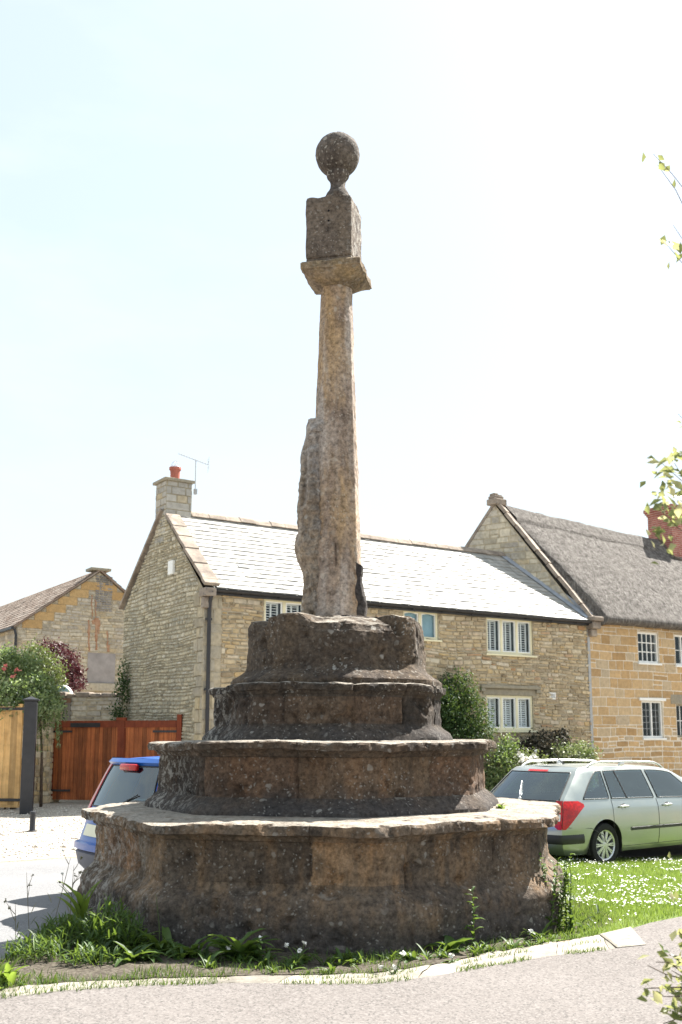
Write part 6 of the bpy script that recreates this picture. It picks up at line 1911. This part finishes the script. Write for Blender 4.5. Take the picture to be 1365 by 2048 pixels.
V, F = leaves_np(np.array(Cs), .052, .6, rng, .62, np.array(Ds)); mesh_np('foliage', V, F, np.repeat(rng.random(len(Cs)), 2), MAT['leaf_tree'], root)

# ================================================================== GROUND
def sheet(name, poly, off, mat, step=.5, thick=0.0, holes=None):
    bm = bmesh.new()
    vs = [bm.verts.new((p[0], p[1], 0)) for p in poly]
    bm.faces.new(vs)
    xs = [p[0] for p in poly]; ys = [p[1] for p in poly]
    for axis, lo, hi in ((0, min(xs), max(xs)), (1, min(ys), max(ys))):
        v = math.ceil(lo / step) * step
        while v < hi:
            no = (1, 0, 0) if axis == 0 else (0, 1, 0); co = (v, 0, 0) if axis == 0 else (0, v, 0)
            bmesh.ops.bisect_plane(bm, geom=bm.verts[:] + bm.edges[:] + bm.faces[:], plane_co=co, plane_no=no); v += step
    for v in bm.verts: v.co.z = gz(v.co.x, v.co.y) + off
    bmesh.ops.recalc_face_normals(bm, faces=bm.faces)
    for f in bm.faces:
        if f.normal.z < 0: f.normal_flip()
    me = bpy.data.meshes.new(name); bm.to_mesh(me); bm.free(); me.materials.append(MAT[mat])
    for p in me.polygons: p.use_smooth = True
    o = bpy.data.objects.new(name, me); COL.objects.link(o); return tag(o, kind='structure')

xs = sorted(set([-700, -300, -120, -60] + [x * .5 for x in range(-70, 81)] + [60, 120, 300, 700])); ys = sorted(set([-400, -150, -50, -20] + [y * .5 for y in range(-20, 121)] + [80, 120, 250, 600, 1200]))
mb = MB(); mb.grid([[Vector((x, y, gz(x, y))) for x in xs] for y in ys]); o = mb.build('ground', MAT['earth'], None, True); tag(o, kind='structure')
V2 = lambda px, py, z=0.0: tuple(on_ground(px, py, z))[:2]
kf = [(-260, 2045), (-120, 2016), (0, 1999), (130, 1984), (300, 1973), (480, 1969), (740, 1971), (870, 1955), (960, 1938), (1100, 1915), (1200, 1903), (1291, 1893)]
kb = [(-260, 2020), (-120, 1995), (0, 1980), (130, 1966), (300, 1958), (480, 1953), (740, 1948), (870, 1930), (960, 1911), (1100, 1886), (1190, 1872), (1262, 1858)]
KF = [V2(*p) for p in kf]; KB = [V2(*p) for p in kb]
lawn_edge = [V2(1262, 1860), V2(1300, 1848), V2(1365, 1834), V2(1560, 1806), V2(2000, 1770)]
path_poly = [(-5, -8), (14, -8), (14, 9.6)] + lawn_edge[::-1] + KF[::-1] + [(-5, 6.3)]
sheet('footpath', path_poly, .010, 'path', .5)
lawn_poly = [V2(1070, 1890)] + [V2(1100, 1886), V2(1190, 1872)] + lawn_edge + [(14, 9.6), (14, 15.5), V2(1500, 1702, -.29), V2(1365, 1709, -.29), V2(1200, 1718, -.28), V2(1085, 1724, -.25), (2.2, 12.2), (1.6, 10)]
sheet('lawn', lawn_poly, .006, 'turf', .4)
soil_poly = [KB[0], *KB[1:10], (2.4, 9.2), (2.4, 12), (.5, 12.6), (-1.9, 12), V2(150, 1838), V2(95, 1868), V2(40, 1908), V2(-40, 1940), V2(-260, 1990)]
sheet('bed', soil_poly, .008, 'soil', .4)
road_poly = [(-40, 3.0), (-6.5, 6.6), V2(-260, 1990), V2(-40, 1938), V2(40, 1905), V2(95, 1866), V2(150, 1836), (-1.9, 12), (.5, 12.9), (2.4, 12.3), V2(1085, 1722, -.25), V2(1365, 1706, -.29), V2(1700, 1690, -.29), (26, 25), (26, 33), (9, 22.5), (3.5, 19.3), (-.5, 16.8), (-3, 15.2), V2(0, 1711), (-12, 13.2), (-40, 10)]
sheet('road', road_poly, .004, 'road', .5)
sheet('gravel_drive', [(-40, 10.1), (-12, 13.3), V2(0, 1709), (-3, 15.4), (-.5, 17.0), (1.0, 18.2), (-2.9, 23.2), (-6, 28), (-14, 28), (-40, 20)], .0035, 'gravel', .6)
# kerb stones: worn flags
mb = MB(); rng = random.Random(70)
def along(P, s):
    d = [0]
    for a, b in zip(P, P[1:]): d.append(d[-1] + math.hypot(b[0] - a[0], b[1] - a[1]))
    s *= d[-1]
    for i in range(len(P) - 1):
        if s <= d[i + 1]:
            t = (s - d[i]) / (d[i + 1] - d[i]); return Vector((P[i][0] + (P[i + 1][0] - P[i][0]) * t, P[i][1] + (P[i + 1][1] - P[i][1]) * t, 0))
    return Vector((*P[-1], 0))
s = 0.0
while s < .999:
    e = min(1, s + rng.uniform(.055, .095))
    n = 8
    top = .022 + rng.uniform(-.004, .004)
    rows = []
    for i in range(n + 1):
        f = s + (e - s) * (.006 + .988 * i / n); a, b = along(KF, f), along(KB, f); g_ = gz(a.x, a.y)
        row = []
        for q, h in ((0, -.05), (.01, top * .7), (.06, top), (.35, top + .003), (.65, top), (.95, top - .004), (1.0, -.03)):
            p = a.lerp(b, q); nz_ = .010 * fbm((p.x, p.y, 0), 6, 3); p = p + Vector((.02 * fbm((p.x, p.y, 3), 4, 3), .025 * fbm((p.x, p.y, 7), 4, 3), 0))
            row.append(Vector((p.x, p.y, g_ + h + nz_ - .012)))
        rows.append(row)
    mb.grid(rows, tint=rng.random()); s = e
mb.build('kerb', MAT['kerb'], None, True, angle=50)['kind'] = 'structure'
# broken flag at the kerb's right end
mb = MB()
fl = [V2(1200, 1872), V2(1262, 1857), V2(1293, 1893), V2(1235, 1899)]
c_ = Vector((sum(p[0] for p in fl) / 4, sum(p[1] for p in fl) / 4, 0))
rows = [[Vector((p[0], p[1], h)) for p in fl] for h in (-.05, .016)] + [[Vector((*p, 0)).lerp(c_, .12) + Vector((0, 0, .022)) for p in fl]]
mb.grid(rows, True); n = len(mb.v); mb.f.append([n - 4, n - 3, n - 2, n - 1]); mb.t.append(.8); mb.m.append(0)
tag(mb.build('paving_flag', MAT['kerb'], None), 'pale angled paving flag at the right end of the kerb line', 'paving stone')

# grass, daisies, kerb weeds
def pip(P, poly):
    x, y = P[:, 0], P[:, 1]; ins = np.zeros(len(P), bool); n = len(poly)
    for i in range(n):
        x0, y0 = poly[i]; x1, y1 = poly[i - 1]
        c_ = ((y0 > y) != (y1 > y)) & (x < (x1 - x0) * (y - y0) / (y1 - y0 + 1e-12) + x0); ins ^= c_
    return ins
def gzn(P): return np.array([gz(x, y) for x, y in P])
def scatter(poly, n, rng, xr, yr, dens=None):
    P = np.stack([rng.uniform(*xr, n), rng.uniform(*yr, n)], 1); P = P[pip(P, poly)]
    if dens is not None: P = P[rng.random(len(P)) < dens(P)]
    return P
def grass(name, P, H, Wd_, rng, mat='grass', lean=.5):
    n = len(P); z = gzn(P); a = rng.uniform(0, 2 * PI, n); h = H * rng.uniform(.5, 1.25, n); l = lean * rng.uniform(.2, 1.2, n) * h
    b = rng.uniform(0, 2 * PI, n); w = Wd_ * rng.uniform(.6, 1.3, n)
    base = np.column_stack([P, z]); s = np.column_stack([np.cos(a), np.sin(a), np.zeros(n)]) * w[:, None] / 2; d = np.column_stack([np.cos(b), np.sin(b), np.zeros(n)]) * l[:, None]
    mid = base + d * .35 + np.column_stack([np.zeros((n, 2)), h * .6]); tip = base + d + np.column_stack([np.zeros((n, 2)), h])
    V = np.stack([base - s, base + s, mid + s * .7, mid - s * .7, tip], 1).reshape(-1, 3); i = np.arange(n)[:, None] * 5
    F = np.concatenate([i + np.array([[0, 1, 2]]), i + np.array([[0, 2, 3]]), i + np.array([[3, 2, 4]])], 1).reshape(-1, 3)
    cl = np.array([mnoise.noise(Vector((x * 1.5, y * 1.5, 0))) for x, y in P]) * .5 + .5
    t = np.repeat(np.clip(cl * .6 + rng.random(n) * .5 - .05, 0, 1), 3)
    return mesh_np(name, V, F, t, MAT[mat])
rng = np.random.default_rng(200)
P = scatter(lawn_poly, 150000, rng, (1.6, 9), (7.5, 16))
o = grass('lawn_grass', P, .055, .007, rng); tag(o, 'short sunny lawn grass right of the cross', 'grass', kind='stuff')
P = scatter(lawn_poly, 16000, rng, (1.9, 9), (8.6, 16), lambda P: np.clip((np.array([mnoise.noise(Vector((x * 1.1, y * 1.1, 5))) + .7 * mnoise.noise(Vector((x * 3.1, y * 3.1, 8))) for x, y in P]) + .22) * 1.7, 0, 1) * np.clip((P[:, 1] - 8.7) / 1.6, 0, 1))
# each daisy head: a small six sided disc tilted a little
n = len(P); z = gzn(P) + rng.uniform(.035, .075, n); a = np.linspace(0, 2 * PI, 7)[:-1]; R_ = rng.uniform(.007, .013, n)
tl_ = rng.normal(size=(n, 2)) * .35
V = np.zeros((n, 6, 3)); V[:, :, 0] = P[:, 0:1] + np.cos(a)[None] * R_[:, None]; V[:, :, 1] = P[:, 1:2] + np.sin(a)[None] * R_[:, None]
V[:, :, 2] = z[:, None] + (np.cos(a)[None] * tl_[:, 0:1] + np.sin(a)[None] * tl_[:, 1:2]) * R_[:, None]
F = (np.arange(n)[:, None] * 6 + np.arange(6)[None])
o = mesh_np('daisies', V.reshape(-1, 3), F, rng.random(n), MAT['petal']); tag(o, 'white daisies scattered thickly over the lawn', 'daisies', kind='stuff')
# rough grass along the kerb and in the bed
P = scatter(soil_poly, 60000, rng, (-4.5, 2.6), (6.2, 10), lambda P: np.clip((np.array([mnoise.noise(Vector((x * 2.1, y * 2.1, 9))) for x, y in P]) + .02 + .5 * np.clip(-P[:, 0] - 1.2, 0, 1)) * 1.5, 0, 1))
o = grass('rough_grass', P, .06, .007, rng, 'leaf_weed', .7); tag(o, 'rough grass and low weeds between kerb and steps', 'grass', kind='stuff')
kp = []
for _ in range(4200):
    f = rng.random(); a, b = along(KF, f), along(KB, f)
    if mnoise.noise(Vector((a.x * 2.1, a.y * 2.1, 2))) < .02 - .5 * max(0, min(1, -a.x - .6)): continue
    q = a.lerp(b, rng.choice([.0, .0, 1.0, 1.05, .5])) ; kp.append((q.x + rng.normal() * .02, q.y + rng.normal() * .02))
o = grass('kerb_grass', np.array(kp), .045, .006, rng, 'leaf_weed', .9); tag(o, 'tufts of grass growing in the kerb joints', 'grass', kind='stuff')
# seedlings tucked along the foot of the step
rng = np.random.default_rng(230); Vs, Fs, Ts = [], [], []; b_ = 0
for _ in range(230):
    th = rng.uniform(rad(-80), rad(75)); R_ = 2.40 + abs(rng.normal()) * .22
    x, y = CXX + R_ * math.sin(th), CD - R_ * math.cos(th)
    if not pip(np.array([[x, y]]), soil_poly)[0]: continue
    sc_ = rng.uniform(.5, 1.3) * (1.5 if x < -1.4 else 1)
    for k_ in range(rng.integers(5, 11)):
        V, F = blade_geo((x + rng.normal() * .02, y + rng.normal() * .02, gz(x, y)), rng.uniform(0, 2 * PI), sc_ * rng.uniform(.05, .13), sc_ * rng.uniform(.008, .028), rng.uniform(.4, 1.4), rng.uniform(.4, 1.6), seg=4, lobed=rng.choice([0, .2]))
        Vs += V; Fs += [tuple(i + b_ for i in f) for f in F]; b_ += len(V); Ts += [rng.random()] * len(F)
o = mesh_np('seedlings', np.array(Vs), np.array(Fs), np.array(Ts), MAT['leaf_weed']); tag(o, 'low mixed weeds growing along the foot of the lowest step', 'weeds', kind='stuff')
# loose stones on the gravel drive
P = scatter([(-12, 13.4), (-4.9, 14.3), (-3, 15.5), (-1.5, 18), (-3, 23), (-6, 24), (-12, 23)], 9000, rng, (-12, -1), (13, 24))
n = len(P); S = rng.uniform(.010, .028, n) * (1 + (rng.random(n) < .04) * .8)
oc = np.array([(1, 0, 0), (0, 1, 0), (-1, 0, 0), (0, -1, 0), (0, 0, .8), (0, 0, -.6)]); jit = rng.uniform(.7, 1.3, (n, 6, 1))
V = np.column_stack([P, gzn(P) + S * .3])[:, None, :] + oc[None] * S[:, None, None] * jit
Fo = np.array([(0, 1, 4), (1, 2, 4), (2, 3, 4), (3, 0, 4), (1, 0, 5), (2, 1, 5), (3, 2, 5), (0, 3, 5)])
F = (np.arange(n)[:, None, None] * 6 + Fo[None]).reshape(-1, 3)
MAT['pebble'] = ground_mat('pebbles', (.36, .31, .26), (.52, .47, .40), (.62, .58, .52), 30, 60, 20, .004)
o = mesh_np('loose_gravel', V.reshape(-1, 3), F, rng.random(len(F)), MAT['pebble']); tag(o, 'loose pale stones on the gravel drive', 'gravel', kind='stuff')

# ================================================================== LIGHT, SKY, CAMERA
AZ, EL = rad(131), rad(51)          # measured from the viewer's side round to the right
sd_ = Vector((math.sin(AZ) * math.cos(EL), -math.cos(AZ) * math.cos(EL), math.sin(EL)))
sun = bpy.data.lights.new('sun', 'SUN'); sun.energy = 5.0; sun.angle = rad(.6); sun.color = (1.0, .955, .88)
so = bpy.data.objects.new('sun', sun); COL.objects.link(so); so.rotation_euler = sd_.to_track_quat('Z', 'Y').to_euler(); so.location = (8, 12, 20)
w = bpy.data.worlds.new('World'); scene.world = w; w.use_nodes = True
nt = w.node_tree; bg = nt.nodes['Background']
sky = nt.nodes.new('ShaderNodeTexSky'); sky.sky_type = 'NISHITA'; sky.sun_disc = False
sky.sun_elevation = EL; sky.sun_rotation = math.atan2(sd_.x, sd_.y); sky.air_density = 1.0; sky.dust_density = 2.0; sky.ozone_density = 1.0; sky.altitude = 60
tc = nt.nodes.new('ShaderNodeTexCoord'); mp_ = nt.nodes.new('ShaderNodeMapping'); mp_.inputs['Scale'].default_value = (1.2, 1.2, 3.2); mp_.inputs['Rotation'].default_value = (0, rad(35), 0)
nz = nt.nodes.new('ShaderNodeTexNoise'); nz.inputs['Scale'].default_value = 1.6; nz.inputs['Detail'].default_value = 6; nz.inputs['Roughness'].default_value = .55
rp = nt.nodes.new('ShaderNodeValToRGB'); rp.color_ramp.elements[0].position = .40; rp.color_ramp.elements[0].color = (.62, .62, .62, 1); rp.color_ramp.elements[1].position = .62; rp.color_ramp.elements[1].color = (.97, .97, .97, 1)
mx = nt.nodes.new('ShaderNodeMix'); mx.data_type = 'RGBA'; mx.inputs[7].default_value = (3.55, 3.98, 4.15, 1)
nt.links.new(tc.outputs['Generated'], mp_.inputs[0]); nt.links.new(mp_.outputs[0], nz.inputs['Vector']); nt.links.new(nz.outputs['Fac'], rp.inputs[0]); nt.links.new(rp.outputs[0], mx.inputs[0]); nt.links.new(sky.outputs[0], mx.inputs[6]); nt.links.new(mx.outputs[2], bg.inputs[0])
bg.inputs[1].default_value = .08
cam = bpy.data.cameras.new('camera'); co = bpy.data.objects.new('camera', cam); COL.objects.link(co); scene.camera = co
co.location = (0, 0, EYE); co.rotation_euler = (PI / 2 + PITCH, 0, 0)
cam.sensor_fit = 'VERTICAL'; cam.sensor_height = 36; cam.sensor_width = 24; cam.lens = CF / 2048 * 36; cam.shift_y = (CY - 1024) / 2048; cam.clip_start = .1; cam.clip_end = 3000
cam.dof.use_dof = True; cam.dof.focus_distance = 9.6; cam.dof.aperture_fstop = 3.5
scene.view_settings.view_transform = 'Standard'; scene.view_settings.look = 'None'; scene.view_settings.gamma = 1; scene.view_settings.use_curve_mapping = False
scene.view_settings.exposure = 1.8
scene.cycles.max_bounces = 7; scene.cycles.transparent_max_bounces = 12
scene.cycles.use_denoising = True
